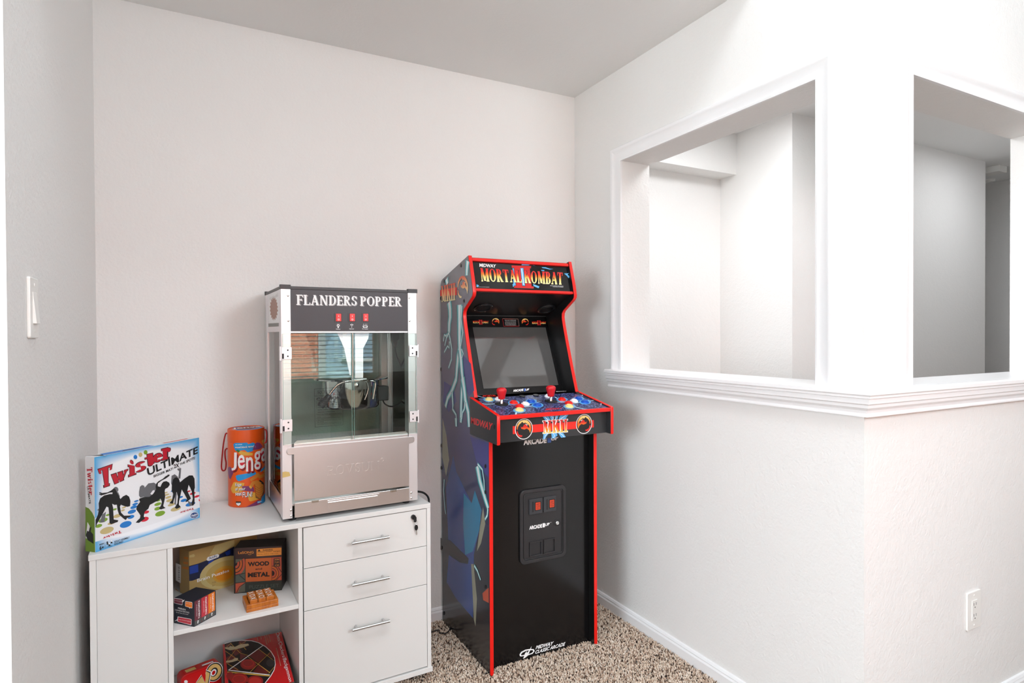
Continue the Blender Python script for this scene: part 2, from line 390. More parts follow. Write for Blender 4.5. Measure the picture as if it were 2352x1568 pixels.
# window-stool and apron moulding running round the corner
sp = [(1.1085, -0.11), (1.1085, 0.040), (1.104, 0.046), (1.094, 0.046), (1.090, 0.042), (1.084, 0.042), (1.082, 0.036), (1.068, 0.036), (1.064, 0.030), (1.056, 0.030), (1.048, 0.022), (1.040, 0.020), (1.034, 0.024), (1.030, 0.024), (1.030, -0.001)]
mb = MB(); vs = []; yl = -0.298; xe = 1.40
for z, h in sp: vs += [(-h, yl, z), (-h, -D - h, z), (xe, -D - h, z)]
n = len(sp)
fs = [(3 * k + j, 3 * k + j + 1, 3 * k + j + 4, 3 * k + j + 3) for k in range(n - 1) for j in range(2)] + [tuple(3 * k for k in range(1, n)), tuple(3 * k + 2 for k in range(n - 1, 0, -1))]
mb.add(vs, fs, m_trim)
B(0.0, T + 0.004, y0, y1, 1.098, 1.1086, m_trim, mb); B(x0, x1, -D, -D + T + 0.004, 1.098, 1.1086, m_trim, mb)
structure(mb, 'trim_3')
# baseboards
bp = [(0.0, 0.0), (0.0125, 0.0), (0.0125, 0.040), (0.008, 0.047), (0.010, 0.050), (0.006, 0.058), (0.0, 0.060)]
def baseboard(name, P0, P1, nrm):
    P0, P1, nrm = Vector(P0), Vector(P1), Vector(nrm); vs = []
    for h, z in bp: vs += [P0 + nrm * h + Vector((0, 0, z)), P1 + nrm * h + Vector((0, 0, z))]
    structure(MB().add(vs, [(2 * k, 2 * k + 1, 2 * k + 3, 2 * k + 2) for k in range(len(bp) - 1)], m_trim), name)
baseboard('baseboard_back', (-W, 0, 0), (0, 0, 0), (0, -1, 0)); baseboard('baseboard_right', (0, 0, 0), (0, -D, 0), (-1, 0, 0))
baseboard('baseboard_half', (0, -D, 0), (3.2, -D, 0), (0, -1, 0)); baseboard('baseboard_left', (-W, -LE, 0), (-W, 0, 0), (1, 0, 0))
# main room behind the camera: side walls, front wall with a blind-hung window and a tall arched niche
structure(B(4.0, 4.15, -4.6, -D + T, 0, ROOMH, m_wall), 'wall_far_right')
mb = MB(); wy0, wy1 = -3.75, -1.75
B(-4.7, -4.55, -4.6, wy0, 0, ROOMH, m_wall, mb); B(-4.7, -4.55, wy1, -0.97, 0, ROOMH, m_wall, mb); B(-4.7, -4.55, wy0, wy1, 0, 0.75, m_wall, mb); B(-4.7, -4.55, wy0, wy1, 2.35, ROOMH, m_wall, mb)
structure(mb, 'wall_far_left')
YF = -4.3; wx0, wx1, wz0, wz1 = -2.0, 0.28, 0.80, 2.30
ax, aw, asp, arise = 3.0, 1.25, 2.85, 1.1
mb = MB(); FRF = Fr((0, YF, 0), (-1, 0, 0), (0, 0, 1))      # faces +y (u runs to -x)
FRF = Fr((0, YF, 0), (1, 0, 0), (0, 0, 1))                   # u = x, v = z, N = -y
B(-4.7, wx0, YF - 0.15, YF, 0, ROOMH, m_wall, mb); B(wx0, wx1, YF - 0.15, YF, 0, wz0, m_wall, mb); B(wx0, wx1, YF - 0.15, YF, wz1, ROOMH, m_wall, mb); B(wx1, ax - aw, YF - 0.15, YF, 0, ROOMH, m_wall, mb)
arch = [(ax - aw * math.cos(math.pi * k / 24), asp + arise * math.sin(math.pi * k / 24)) for k in range(25)]
mb.prism(FRF, [(ax - aw, ROOMH), (ax + aw, ROOMH)] + arch[::-1], 0, 0.15, m_wall); B(ax + aw, 5.0, YF - 0.15, YF, 0, ROOMH, m_wall, mb)
structure(mb, 'wall_front')
niche = MB(); B(ax - aw - .1, ax + aw + .1, YF - 1.3, YF - 1.2, 0, ROOMH, m_wall, niche); B(ax - aw - .1, ax - aw, YF - 1.2, YF - .15, 0, ROOMH, m_wall, niche); B(ax + aw, ax + aw + .1, YF - 1.2, YF - .15, 0, ROOMH, m_wall, niche); B(ax - aw - .1, ax + aw + .1, YF - 1.3, YF - .15, ROOMH, ROOMH + .1, m_wall, niche)
B(ax - aw - .1, ax + aw + .1, YF - 1.3, YF - .15, -.1, 0, m_carpet, niche); structure(niche, 'wall_niche')
mb = MB(); full = [(ax - aw, 0)] + arch + [(ax + aw, 0)]; vs = []
cen = Vector((ax, asp))
for w, h in [(0, 0), (0, 0.02), (0.03, 0.03), (0.07, 0.022), (0.10, 0.05), (0.13, 0.05), (0.14, 0)]:
    for i, (u, v) in enumerate(full):
        if v <= asp: q = (u - w if u < ax else u + w, v)
        else:
            dv = (Vector((u, v)) - cen); dv.y *= aw / arise; dv.normalize(); q = (u + dv.x * w, v + dv.y * w)
        vs.append((q[0], YF + h, q[1]))
k = len(full); mb.add(vs, [(r * k + i, r * k + i + 1, (r + 1) * k + i + 1, (r + 1) * k + i) for r in range(6) for i in range(k - 1)], m_trim)
structure(mb, 'trim_4', smooth=True)
# window with frame, pane and blinds
m_frame = M('window_vinyl', (238, 238, 238), 0.4); g_pane = glass('window_pane', (250, 253, 252))
mb = MB(); fw = 0.05
for a, b in ((wx0, wx0 + fw), (wx1 - fw, wx1), ((wx0 + wx1) / 2 - .03, (wx0 + wx1) / 2 + .03)): B(a, b, YF - .12, YF - .07, wz0, wz1, m_frame, mb)
B(wx0, wx1, YF - .12, YF - .07, wz0, wz0 + fw, m_frame, mb); B(wx0, wx1, YF - .12, YF - .07, wz1 - fw, wz1, m_frame, mb); B(wx0, wx1, YF - .12, YF - .07, 1.53, 1.57, m_frame, mb)
wf = structure(mb, 'window_1'); p = MB(); B(wx0 + fw, wx1 - fw, YF - .098, YF - .094, wz0 + fw, wz1 - fw, g_pane, p); p.build('window_pane', wf)
mb = MB(); B(wx0 + .01, wx1 - .01, YF - .06, YF - .01, wz1 - .05, wz1, m_frame, mb); z = wz0 + .03
while z < wz1 - .06:
    mb.add([(wx0 + .02, YF - .055, z + .004), (wx1 - .02, YF - .055, z + .004), (wx1 - .02, YF - .012, z - .004), (wx0 + .02, YF - .012, z - .004)], [(0, 1, 2, 3)], m_frame); z += .043
bl = tag(mb.build('window_blind'), 'white horizontal slat blind hung in the front window', 'blind'); bl['kind'] = 'structure'
mb = MB(); B(-4.66, -4.60, wy0, wy1, .75, .80, m_frame, mb); B(-4.66, -4.60, wy0, wy1, 2.30, 2.35, m_frame, mb); B(-4.66, -4.60, wy0, wy0 + .05, .8, 2.3, m_frame, mb); B(-4.66, -4.60, wy1 - .05, wy1, .8, 2.3, m_frame, mb)
wf2 = structure(mb, 'window_2'); p = MB(); B(-4.64, -4.636, wy0 + .05, wy1 - .05, .8, 2.3, g_pane, p); p.build('window_pane', wf2)
# the house across the way that the popcorn machine's glass mirrors
m_brick = bpy.data.materials.new('house_brick'); m_brick.use_nodes = True
bt = m_brick.node_tree.nodes.new('ShaderNodeTexBrick'); bt.inputs['Color1'].default_value = lin((196, 112, 84)); bt.inputs['Color2'].default_value = lin((176, 92, 70)); bt.inputs['Mortar'].default_value = lin((200, 180, 165)); bt.inputs['Scale'].default_value = 4
btc = m_brick.node_tree.nodes.new('ShaderNodeTexCoord'); bmp = m_brick.node_tree.nodes.new('ShaderNodeMapping'); bmp.inputs['Rotation'].default_value = (math.pi / 2, 0, 0)
m_brick.node_tree.links.new(btc.outputs['Object'], bmp.inputs[0]); m_brick.node_tree.links.new(bmp.outputs[0], bt.inputs['Vector']); m_brick.node_tree.links.new(bt.outputs[0], m_brick.node_tree.nodes['Principled BSDF'].inputs['Base Color'])
m_sid = M('house_siding', (120, 140, 160), 0.7); m_lawn = M('lawn', (92, 112, 70), 0.9); m_roof = M('house_roof', (96, 90, 88), 0.9)
h = thing('neighbour_house', (1.5, -11, -0.3), 'brick and blue siding house across the yard, seen mirrored in the popper glass', 'house')
B(-6, 1.3, -13, -11, -.3, 4.2, m_brick).build('brick_wall', h); B(1.3, 8, -13.2, -11.2, -.3, 4.2, m_sid).build('siding_wall', h); B(1.3, 1.44, -11.2, -10.95, -.3, 4.2, m_frame).build('corner_trim', h)
mb = MB(); B(1.85, 1.92, -11.2, -11.12, .7, 2.6, m_frame, mb); B(2.9, 2.97, -11.2, -11.12, .7, 2.6, m_frame, mb); B(1.85, 2.97, -11.2, -11.12, 2.53, 2.6, m_frame, mb); B(1.85, 2.97, -11.2, -11.12, .7, .77, m_frame, mb); mb.build('window_frame', h)
B(-6.4, 8.4, -13.6, -10.6, 4.2, 4.4, m_roof).build('roof', h)
structure(B(-14, 14, -16, -4.62, -.4, -.3, m_lawn), 'ground')
# added sofa under the window, put in to darken the steel drawer's reflection
m_sofa = M('sofa_fabric', (112, 104, 98), 0.9, spec=0.1)
s = thing('sofa', (0.75, -3.6, 0), 'added taupe fabric sofa below the front window, giving the steel drawer a dark reflection', 'sofa')
MB().box(WORLD, -.1, 1.6, -4.1, -3.3, .1, .45, m_sofa).build('seat', s, bevel=.05, seg=3); MB().box(WORLD, -.1, 1.6, -4.22, -3.95, .1, .9, m_sofa).build('backrest', s, bevel=.06, seg=3)
for a in (-.28, 1.6): MB().box(WORLD, a, a + .18, -4.2, -3.25, .1, .66, m_sofa).build('armrest', s, bevel=.06, seg=3)
for a in (-.2, 1.68):
    for b in (-4.1, -3.35): B(a - .03, a + .03, b - .03, b + .03, 0, .1, M('sofa_leg', (60, 44, 34), .5)).build('leg', s)

# switch plate, outlet, hall ceiling devices
m_plate = M('plate_plastic', (238, 236, 232), 0.35)
FL = Fr((-W, -.912, 1.3255), (0, 1, 0), (0, 0, 1)); sw = thing('light_switch', (-W, -.912, 1.3255), 'white rocker light switch on the left wall', 'switch')
MB().prism(FL, rrect(-.036, .036, -.0635, .0635, .005), 0, .0065, m_plate).build('cover_plate', sw, bevel=.002)
mb = MB(); mb.add([FL.P(u, v, d) for u, v, d in ((-.0165, -.033, .0063), (.0165, -.033, .0063), (.0165, .033, .0063), (-.0165, .033, .0063), (-.0165, -.033, .013), (.0165, -.033, .013), (.0165, .033, .0072), (-.0165, .033, .0072))], [(0, 3, 2, 1), (4, 5, 6, 7), (0, 1, 5, 4), (2, 3, 7, 6), (1, 2, 6, 5), (0, 4, 7, 3)], m_plate); mb.build('rocker', sw, bevel=.0008)
for v in (-.048, .048): MB().lathe(FL, (0, v), [(.0034, .006), (.0034, .0072), (.002, .0076)], m_plate, 12).build('screw', sw)
FO = Fr((.5805, -D, .355), (1, 0, 0), (0, 0, 1)); ot = thing('wall_outlet', (.5805, -D, .355), 'white duplex power outlet low on the wall right of the corner', 'outlet')
MB().prism(FO, rrect(-.042, .042, -.0615, .0615, .005), 0, .0065, m_plate).build('cover_plate', ot, bevel=.002)
MB().prism(FO, rrect(-.0168, .0168, -.0335, .0335, .002), .0064, .0085, m_plate).build('receptacle', ot, bevel=.0006)
m_slot = M('outlet_slot', (70, 66, 62), .6)
for v in (-.018, .018):
    a = MB()
    for u in (-.0065, .0065): a.box(FO, u - .0011, u + .0011, v - .001, v + .0075, .0083, .0087, m_slot)
    a.lathe(FO, (0, v - .0075), [(.0024, .0083), (.0024, .0087)], m_slot, 12); a.build('socket', ot)
for v in (-.049, .049): MB().lathe(FO, (0, v), [(.0034, .006), (.0034, .0074), (.002, .0078)], m_plate, 12).build('screw', ot)
q = onz((2283, 397), 2.40); al = MB().box(WORLD, q.x - .055, q.x + .055, q.y - .055, q.y + .055, 2.395, 2.44, m_plate).build('smoke_alarm', bevel=.004); tag(al, 'square white smoke alarm on the hall ceiling seen through the right opening', 'smoke alarm')
q = onz((2271, 416), 2.43); dt = MB().lathe(Fr((q.x, q.y, 2.44), (1, 0, 0), (0, -1, 0)), (0, 0), [(.04, 0), (.04, .012), (.03, .018)], m_plate, 20).build('motion_sensor'); tag(dt, 'small round white puck behind the square smoke alarm', 'sensor')

# carpet pile: short twisted yarn tufts
def carpet():
    rg = np.random.default_rng(3); zones = [(-1.06, -.012, -1.5, -.012, 62000), (-1.97, -1.06, -1.25, -.42, 14000)]
    P = []
    for xa, xb, ya, yb, n in zones: P.append(np.column_stack([rg.uniform(xa, xb, n), rg.uniform(ya, yb, n)]))
    P = np.vstack(P); n = len(P)
    keep = ~((P[:, 0] > -.70) & (P[:, 0] < -.255) & (P[:, 1] > -.46)); P = P[keep]; n = len(P)
    a = rg.uniform(0, 6.283, n); lean = rg.uniform(.001, .0055, n); h = rg.uniform(.006, .0125, n); r = rg.uniform(.0017, .0030, n)
    base = np.column_stack([P, np.full(n, -.001)]); tip = base + np.column_stack([np.cos(a) * lean, np.sin(a) * lean, h])
    mid = base + np.column_stack([np.cos(a) * lean * .35, np.sin(a) * lean * .35, h * .55]); b = rg.uniform(0, 6.283, n); V = np.zeros((n, 9, 3))
    for k in range(4):
        d = np.column_stack([np.cos(b + k * 1.5708), np.sin(b + k * 1.5708), np.zeros(n)]); V[:, k] = base + d * r[:, None]; V[:, 4 + k] = mid + d * r[:, None] * 1.15
    V[:, 8] = tip
    fs = [(k, (k + 1) % 4, 4 + (k + 1) % 4, 4 + k) for k in range(4)]
    Q = (np.array(fs)[None] + (np.arange(n) * 9)[:, None, None]).reshape(-1, 4)
    Tt = (np.array([(4 + k, 4 + (k + 1) % 4, 8) for k in range(4)])[None] + (np.arange(n) * 9)[:, None, None]).reshape(-1, 3)
    me = bpy.data.meshes.new('carpet_pile'); me.vertices.add(n * 9); me.vertices.foreach_set('co', V.reshape(-1))
    nl = len(Q) * 4 + len(Tt) * 3; me.loops.add(nl); me.loops.foreach_set('vertex_index', np.concatenate([Q.reshape(-1), Tt.reshape(-1)]))
    st = np.concatenate([np.arange(len(Q)) * 4, len(Q) * 4 + np.arange(len(Tt)) * 3]); me.polygons.add(len(st)); me.polygons.foreach_set('loop_start', st)
    me.update(calc_edges=True)
    pal = np.array([lin(c) for c in ((222, 204, 186), (206, 184, 164), (190, 164, 144), (232, 218, 204), (150, 124, 106), (74, 58, 50), (52, 42, 38))]); pr = [.24, .24, .16, .16, .08, .07, .05]
    c = pal[rg.choice(7, n, p=pr)]; ca = me.color_attributes.new('tuft', 'FLOAT_COLOR', 'POINT'); ca.data.foreach_set('color', np.repeat(c, 9, axis=0).reshape(-1))
    m = M('carpet_yarn', (200, 180, 160), .95, spec=.1); at = m.node_tree.nodes.new('ShaderNodeVertexColor'); at.layer_name = 'tuft'
    m.node_tree.links.new(at.outputs[0], m.node_tree.nodes['Principled BSDF'].inputs['Base Color']); me.materials.append(m)
    o = bpy.data.objects.new('carpet_pile', me); COL.objects.link(o); tag(o, 'speckled beige and brown frieze carpet covering the floor', 'carpet', kind='stuff')
carpet()

# ================================================================== white storage cabinet and what stands in and on it
A0 = math.radians(2.07); cu = Vector((math.cos(A0), math.sin(A0), 0)); cdp = Vector((-math.sin(A0), math.cos(A0), 0)); CO = Vector((-1.9443, -.4579, 0))
CF_ = Fr(CO, cu, (0, 0, 1))                      # front plane: u along the width, v up, d towards the room
def CL(u, d, z): return CO + cu * u + cdp * d + Vector((0, 0, z))
def cbox(mb, u0, u1, d0, d1, z0, z1, m): return mb.box(CF_, u0, u1, z0, z1, -d1, -d0, m)
m_cab = M('cabinet_laminate', (222, 221, 219), .42, spec=.4, bump=[((6.0, 6.0, 500.0), .05, .001)])
m_cab2 = M('cabinet_laminate_side', (226, 225, 223), .42, spec=.4)
m_gap = M('drawer_gap_shade', (40, 38, 36), .8); m_alu = M('aluminium', (205, 205, 205), .28, metal=1.0); m_chrome = M('chrome', (225, 225, 225), .12, metal=1.0)
m_blk = M('black_plastic', (24, 24, 26), .35); m_blkm = M('black_matte', (20, 20, 21), .6); m_white = M('print_white', (240, 240, 240), .5); P_black = M('print_black', (18, 17, 18), .5)
cab = thing('storage_cabinet', CL(.515, .2, 0), 'white laminate storage cabinet with three drawers and open shelves on castors', 'cabinet')
cbox(MB(), 0, 1.0285, 0, .425, .6338, .65, m_cab).build('top', cab, bevel=.0012)
cbox(MB(), .002, .018, .002, .42, .0485, .6338, m_cab2).build('side_panel', cab, bevel=.0008)
cbox(MB(), 1.0138, 1.028, .001, .42, .0485, .6338, m_cab2).build('side_panel', cab, bevel=.0008)
cbox(MB(), .0185, .1915, .003, .019, .0487, .6336, m_cab).build('front_panel', cab, bevel=.0008)
cbox(MB(), .1925, .2065, .001, .41, .0485, .6338, m_cab2).build('divider', cab, bevel=.0008)
cbox(MB(), .5640, .5775, .001, .41, .0485, .6338, m_cab2).build('divider', cab, bevel=.0008)
cbox(MB(), .018, 1.0138, .41, .418, .0485, .6338, m_cab2).build('back_panel', cab)
cbox(MB(), .2068, .5637, .0005, .408, .3700, .3842, m_cab2).build('shelf', cab, bevel=.0008)
cbox(MB(), -.002, 1.0325, -.002, .425, .0316, .0485, m_cab2).build('base_panel', cab, bevel=.001)
cbox(MB(), .578, 1.0136, .022, .024, .0485, .6338, m_gap).build('gap_shade_sheet', cab)  # dark sheet standing in for the shade in the gaps between drawers
handle0 = None
for k, (z0, z1, hz) in enumerate(((.4966, .6310, .5615), (.3553, .4944, .4192), (.0535, .3530, .2666))):
    d = cbox(MB(), .5812, 1.0125, .003, .019, z0, z1, m_cab).build('drawer', cab, bevel=.0008)
    hb = MB(); hb.tube([CF_.P(.7335, hz, .024), CF_.P(.8633, hz, .024)], .0052, m_alu, 14)
    for u in (.7505, .8463): hb.tube([CF_.P(u, hz, -.003), CF_.P(u, hz, .024)], .0035, m_alu, 8)
    tag(hb.build('handle', d, smooth=True), 'brushed aluminium bar handle')
    if k == 0:
        lb = MB().lathe(CF_, (.9616, .6095), [(.0085, -.003), (.0085, .004), (.0075, .006)], m_blk, 20)
        lb.prism(CF_, rrect(.9610, .9705, .592, .612, .004), .005, .0085, m_blk)
        lk = tag(lb.build('lock', d, smooth=True), 'black key lock')
        kb = MB(); kb.tube([CF_.P(.9690 + .0065 * math.cos(a), .5895 + .0080 * math.sin(a), .006) for a in [i * .5236 for i in range(12)]], .0006, m_chrome, 6, closed=True)
        kb.prism(CF_, [(.9705 + .0062 * math.cos(a), .5715 + .0105 * math.sin(a)) for a in [i * .3927 for i in range(16)]], .003, .006, m_blk)
        kb.prism(CF_, [(.9695, .563), (.9725, .563), (.9735, .548), (.9725, .543), (.971, .546)], .0035, .005, m_chrome)
        tag(kb.build('key', d), 'small black headed key on a ring')
def castor(u, d):
    mb = MB(); c = CL(u, d, 0); fr = Fr(c, cdp, (0, 0, 1))
    for s_ in (-.011, .011): mb.lathe(fr, (0, .016), [(.010, s_ - .005), (.0155, s_ - .005), (.0155, s_ + .005), (.010, s_ + .005)], m_blk, 20)
    mb.box(Fr(c, cu, cdp), -.016, .016, -.014, .014, .020, .0314, m_blkm); mb.lathe(fr, (0, .016), [(.006, .0165), (.006, .0185), (.003, .019)], m_chrome, 14)
    return mb.build('castor', cab, smooth=True)
c0 = castor(.985, .05)
for u, d in ((.045, .05), (.985, .375), (.045, .375)): copy_part(c0, cu * (u - .985) + cdp * (d - .05))

# ---- board game box standing at an angle at the cabinet's left end
def pbox(mb, fr, w, h, th, m): return mb.box(fr, 0, w, 0, h, -th, 0, m)
TF = Fr((-1.9298, -.4379, .6502), (.2643, .2298, 0), (0, 0, 1)); TW, TH, TT = .3502, .2715, .0394
tb = thing('board_game_box', TF.P(TW / 2, 0, -TT / 2), 'blue and white party game box with black silhouettes standing on the cabinet top', 'game box')
m_card = M('box_white', (226, 226, 228), .5); pbox(MB(), TF, TW, TH, TT, m_card).build('box_body', tb, bevel=.0008)
fade = ramp_mat('box_front_fade', [(0, (64, 160, 214)), (.5, (240, 240, 243))], .4); nt = fade.node_tree
def fadefix():
    r = [n for n in nt.nodes if n.type == 'VALTORGB'][0]; sp_ = [n for n in nt.nodes if n.type == 'SEPXYZ'][0]
    def mth(op, a, b):
        n = nt.nodes.new('ShaderNodeMath'); n.operation = op
        for i, x in enumerate((a, b)):
            if isinstance(x, (int, float)): n.inputs[i].default_value = x
            else: nt.links.new(x, n.inputs[i])
        return n.outputs[0]
    U, V = sp_.outputs['X'], sp_.outputs['Y']
    du = mth('MINIMUM', U, mth('SUBTRACT', 1.0, U)); dv = mth('MINIMUM', mth('MULTIPLY', V, 1.1), mth('SUBTRACT', 1.0, V))
    e = mth('ADD', mth('MULTIPLY', mth('MULTIPLY', du, dv), 14.0), mth('MULTIPLY', mth('MINIMUM', du, dv), 2.2)); nt.links.new(mth('MINIMUM', e, 1.0), r.inputs[0])
fadefix()
zA = Zm(180, 960, 4.611)
P_red = M('print_red', (186, 24, 44), .45); P_blue = M('print_blue', (28, 118, 196), .45); P_green = M('print_green', (122, 158, 44), .45); P_tan = M('print_tan', (196, 176, 122), .45); P_sred = M('print_spot_red', (206, 28, 50), .45)
P_grey = M('print_grey', (104, 104, 108), .45); P_navy = M('print_navy', (22, 56, 116), .45); P_mat = M('print_offwhite', (234, 233, 236), .45); P_out = M('print_outline', (60, 26, 34), .45)
a = Art(TF, z=zA); a.quad(0, TW, 0, TH, fade)
a.poly([(178, 1060), (300, 960), (620, 860), (1000, 765), (1278, 780), (1284, 945), (900, 1085), (440, 1230), (180, 1310)], P_mat)
for x, y, rx, ry, m in [(720, 995, 30, 15, P_sred), (1165, 775, 25, 8, P_sred), (1210, 797, 32, 12, P_sred), (1254, 828, 30, 11, P_sred), (1280, 868, 6, 12, P_sred), (700, 1070, 46, 24, P_sred), (865, 1010, 55, 26, P_green), (840, 910, 38, 16, P_green), (838, 957, 36, 18, P_green), (846, 872, 24, 9, P_green), (260, 1080, 52, 22, P_green), (215, 1140, 38, 18, P_green), (310, 1025, 22, 10, P_green), (385, 965, 22, 10, P_green), (500, 1125, 65, 32, P_blue), (555, 1045, 38, 19, P_blue), (565, 990, 46, 20, P_blue), (585, 942, 38, 16, P_blue), (600, 910, 32, 12, P_blue), (612, 878, 26, 9, P_blue), (1185, 910, 54, 20, P_blue), (1115, 870, 34, 15, P_blue), (1085, 835, 22, 10, P_blue), (995, 770, 20, 7, P_blue), (300, 1188, 76, 34, P_tan), (1030, 960, 57, 22, P_tan), (985, 915, 42, 14, P_tan), (965, 870, 38, 15, P_tan), (950, 838, 33, 12, P_tan), (935, 810, 28, 9, P_tan), (925, 788, 22, 7, P_tan), (410, 1035, 46, 18, P_tan), (350, 1110, 45, 14, P_tan), (480, 945, 24, 9, P_tan), (470, 975, 22, 9, P_tan)]: a.ell((x, y), rx, ry, m, -18, 20)
a.ell((395, 757), 27, 30, P_grey); a.poly([(365, 770), (420, 785), (440, 830), (400, 830)], P_grey); a.poly([(290, 990), (275, 1100), (225, 1105), (250, 1020)], P_grey); a.poly([(195, 975), (220, 950), (218, 982)], P_grey)
a.poly([(640, 820), (640, 780), (650, 725), (672, 708), (695, 715), (700, 735), (740, 690), (800, 682), (830, 705), (835, 760), (780, 830), (750, 845), (690, 832), (655, 842)], P_grey)
a.poly([(980, 690), (985, 610), (1018, 593), (1050, 618), (1045, 690), (1000, 735)], P_grey); a.poly([(1055, 640), (1065, 560), (1045, 545), (1050, 530), (1068, 535), (1068, 512), (1076, 530), (1086, 528), (1085, 550), (1078, 640)], P_grey); a.poly([(1150, 870), (1170, 880), (1225, 920), (1180, 930)], P_grey); a.poly([(1020, 780), (1040, 800), (1030, 920), (1015, 910)], P_grey)
a.poly([(785, 765), (805, 760), (805, 790), (780, 815), (760, 800)], P_mat)
a.poly([(180, 1158), (180, 1075), (205, 1020), (216, 960), (213, 900), (228, 850), (270, 818), (330, 803), (358, 803), (360, 785), (330, 788), (280, 806), (240, 818), (216, 806), (220, 800), (240, 800), (218, 790), (222, 782), (250, 792), (305, 786), (345, 765), (372, 742), (390, 752), (408, 790), (432, 830), (442, 856), (470, 828), (505, 811), (535, 830), (549, 875), (545, 930), (520, 938), (500, 935), (470, 925), (448, 915), (438, 935), (450, 1000), (482, 1032), (548, 1030), (552, 1042), (515, 1055), (500, 1078), (478, 1064), (428, 1020), (413, 970), (405, 915), (380, 918), (355, 905), (366, 950), (368, 1000), (372, 1072), (420, 1080), (415, 1098), (345, 1122), (328, 1112), (326, 1060), (322, 990), (316, 945), (296, 935), (262, 1000), (228, 1060), (196, 1115)], P_black)
a.poly([(967, 600), (945, 596), (940, 605), (920, 615), (895, 640), (845, 668), (824, 690), (815, 725), (820, 755), (790, 800), (750, 833), (690, 835), (645, 850), (640, 865), (652, 885), (618, 930), (610, 965), (640, 1005), (655, 1030), (650, 1058), (622, 1085), (606, 1105), (640, 1108), (690, 1072), (704, 1060), (690, 1040), (700, 990), (738, 960), (755, 918), (800, 893), (842, 872), (868, 852), (882, 885), (872, 925), (852, 955), (870, 967), (922, 950), (900, 935), (897, 925), (908, 880), (917, 830), (912, 770), (918, 748), (945, 735), (966, 705), (960, 682), (930, 666), (898, 672), (882, 692), (866, 728), (838, 720), (840, 690), (880, 660), (925, 638), (960, 612)], P_black)
a.poly([(1000, 648), (1022, 628), (1048, 628), (1065, 648), (1075, 678), (1120, 640), (1172, 606), (1208, 606), (1228, 640), (1232, 735), (1225, 760), (1228, 850), (1228, 905), (1204, 930), (1196, 900), (1210, 850), (1200, 780), (1182, 735), (1165, 705), (1152, 770), (1190, 850), (1150, 884), (1128, 888), (1150, 858), (1120, 800), (1092, 755), (1078, 820), (1064, 880), (1062, 915), (1082, 940), (1040, 960), (1018, 948), (1046, 900), (1052, 830), (1038, 780), (1010, 860), (1000, 905), (960, 900), (990, 868), (1002, 800), (986, 770), (988, 700)], P_black)
for g, m, k in ((7, P_out, dict(T=.36, t=.14, sl=.10)), (0, P_red, dict(T=.30, t=.10, sl=.08))):
    for c, (x0, yl, x1, yr), (xb0, ybl, xb1, ybr) in (('T', (205, 545, 355, 488), (255, 738, 340, 706)), ('w', (345, 602, 522, 540), (362, 708, 500, 640)), ('i', (522, 428, 602, 470), (530, 622, 606, 590)), ('s', (604, 480, 706, 448), (610, 582, 712, 542)), ('t', (700, 392, 782, 370), (715, 522, 800, 488)), ('e', (782, 396, 882, 356), (790, 480, 890, 446)), ('r', (878, 330, 972, 304), (884, 448, 968, 424))):
        a.stext(c, [(x0 - g, yl - g), (x1 + g, yr - g), (xb1 + g, ybr + g), (xb0 - g, ybl + g)], m, **k)
for x, y, m in ((601, 411, P_blue), (655, 386, P_tan), (709, 361, P_green)): a.ell((x, y), 20, 23, m)
a.text('ULTIMATE', [(720, 532), (1262, 296), (1262, 372), (735, 612)], P_black, bold=.025)
a.text('BIGGER MAT!', [(793, 602), (1000, 520), (1000, 546), (796, 628)], P_black, bold=.02); a.text('2X', [(1005, 492), (1065, 470), (1063, 516), (1010, 532)], P_black, bold=.025); a.text('THE SPOTS!', [(1068, 480), (1232, 404), (1233, 434), (1070, 502)], P_black, bold=.02)
a.stext('Twister', [(455, 1214), (262, 1282), (250, 1264), (448, 1186)], P_red, T=.25, t=.1, sl=.06, gap=.06); a.stext('Twister', [(1222, 966), (1074, 1010), (1070, 992), (1218, 946)], P_red, T=.25, t=.1, sl=.06, gap=.06)
a.ell((1224, 1028), 46, 34, m_white, -18); a.ell((1224, 1028), 42, 30, P_navy, -18); a.text('Hasbro', [(1192, 1022), (1258, 1000), (1258, 1026), (1194, 1046)], m_white, bold=.02); a.text('GAMING', [(1204, 1050), (1252, 1034), (1252, 1042), (1206, 1058)], m_white)
a.text('AGES', [(216, 1332), (268, 1318), (268, 1332), (216, 1348)], P_black, bold=.03); a.text('6+', [(220, 1354), (268, 1344), (268, 1382), (222, 1398)], P_black, bold=.03); a.line([(277, 1312), (280, 1378)], .0006, P_black)
for x, y in ((303, 1313), (322, 1327), (345, 1300)): a.ell((x, y), 8, 9, P_black if x == 303 else m_white); a.poly([(x - 8, y + 26), (x - 4, y + 8), (x + 6, y + 8), (x + 16, y + 22)], P_black)
a.text('2+ PLAYERS', [(292, 1362), (356, 1344), (356, 1352), (294, 1370)], P_black, bold=.02); a.text('ADULT ASSEMBLY', [(374, 1300), (538, 1250), (538, 1270), (375, 1320)], P_black, bold=.012); a.text('REQUIRED', [(375, 1326), (470, 1297), (470, 1317), (376, 1346)], P_black, bold=.012)
a.build('front_print', tb)
TS = Fr(TF.P(0, 0, -TT), TF.N, (0, 0, 1))
a = Art(TS, z=zA); P_olive = M('print_olive', (104, 136, 30), .45); P_side = M('print_side_grey', (206, 204, 202), .45)
a.poly([(76, 938), (112, 955), (148, 1000), (172, 1050), (178, 1420), (76, 1408)], P_olive); a.poly([(98, 1100), (120, 1140), (122, 1210), (160, 1290), (80, 1270)], P_mat)
a.poly([(120, 1160), (140, 1150), (132, 1200), (158, 1230), (162, 1330), (130, 1310), (100, 1290), (80, 1240), (95, 1190), (112, 1200)], P_black)
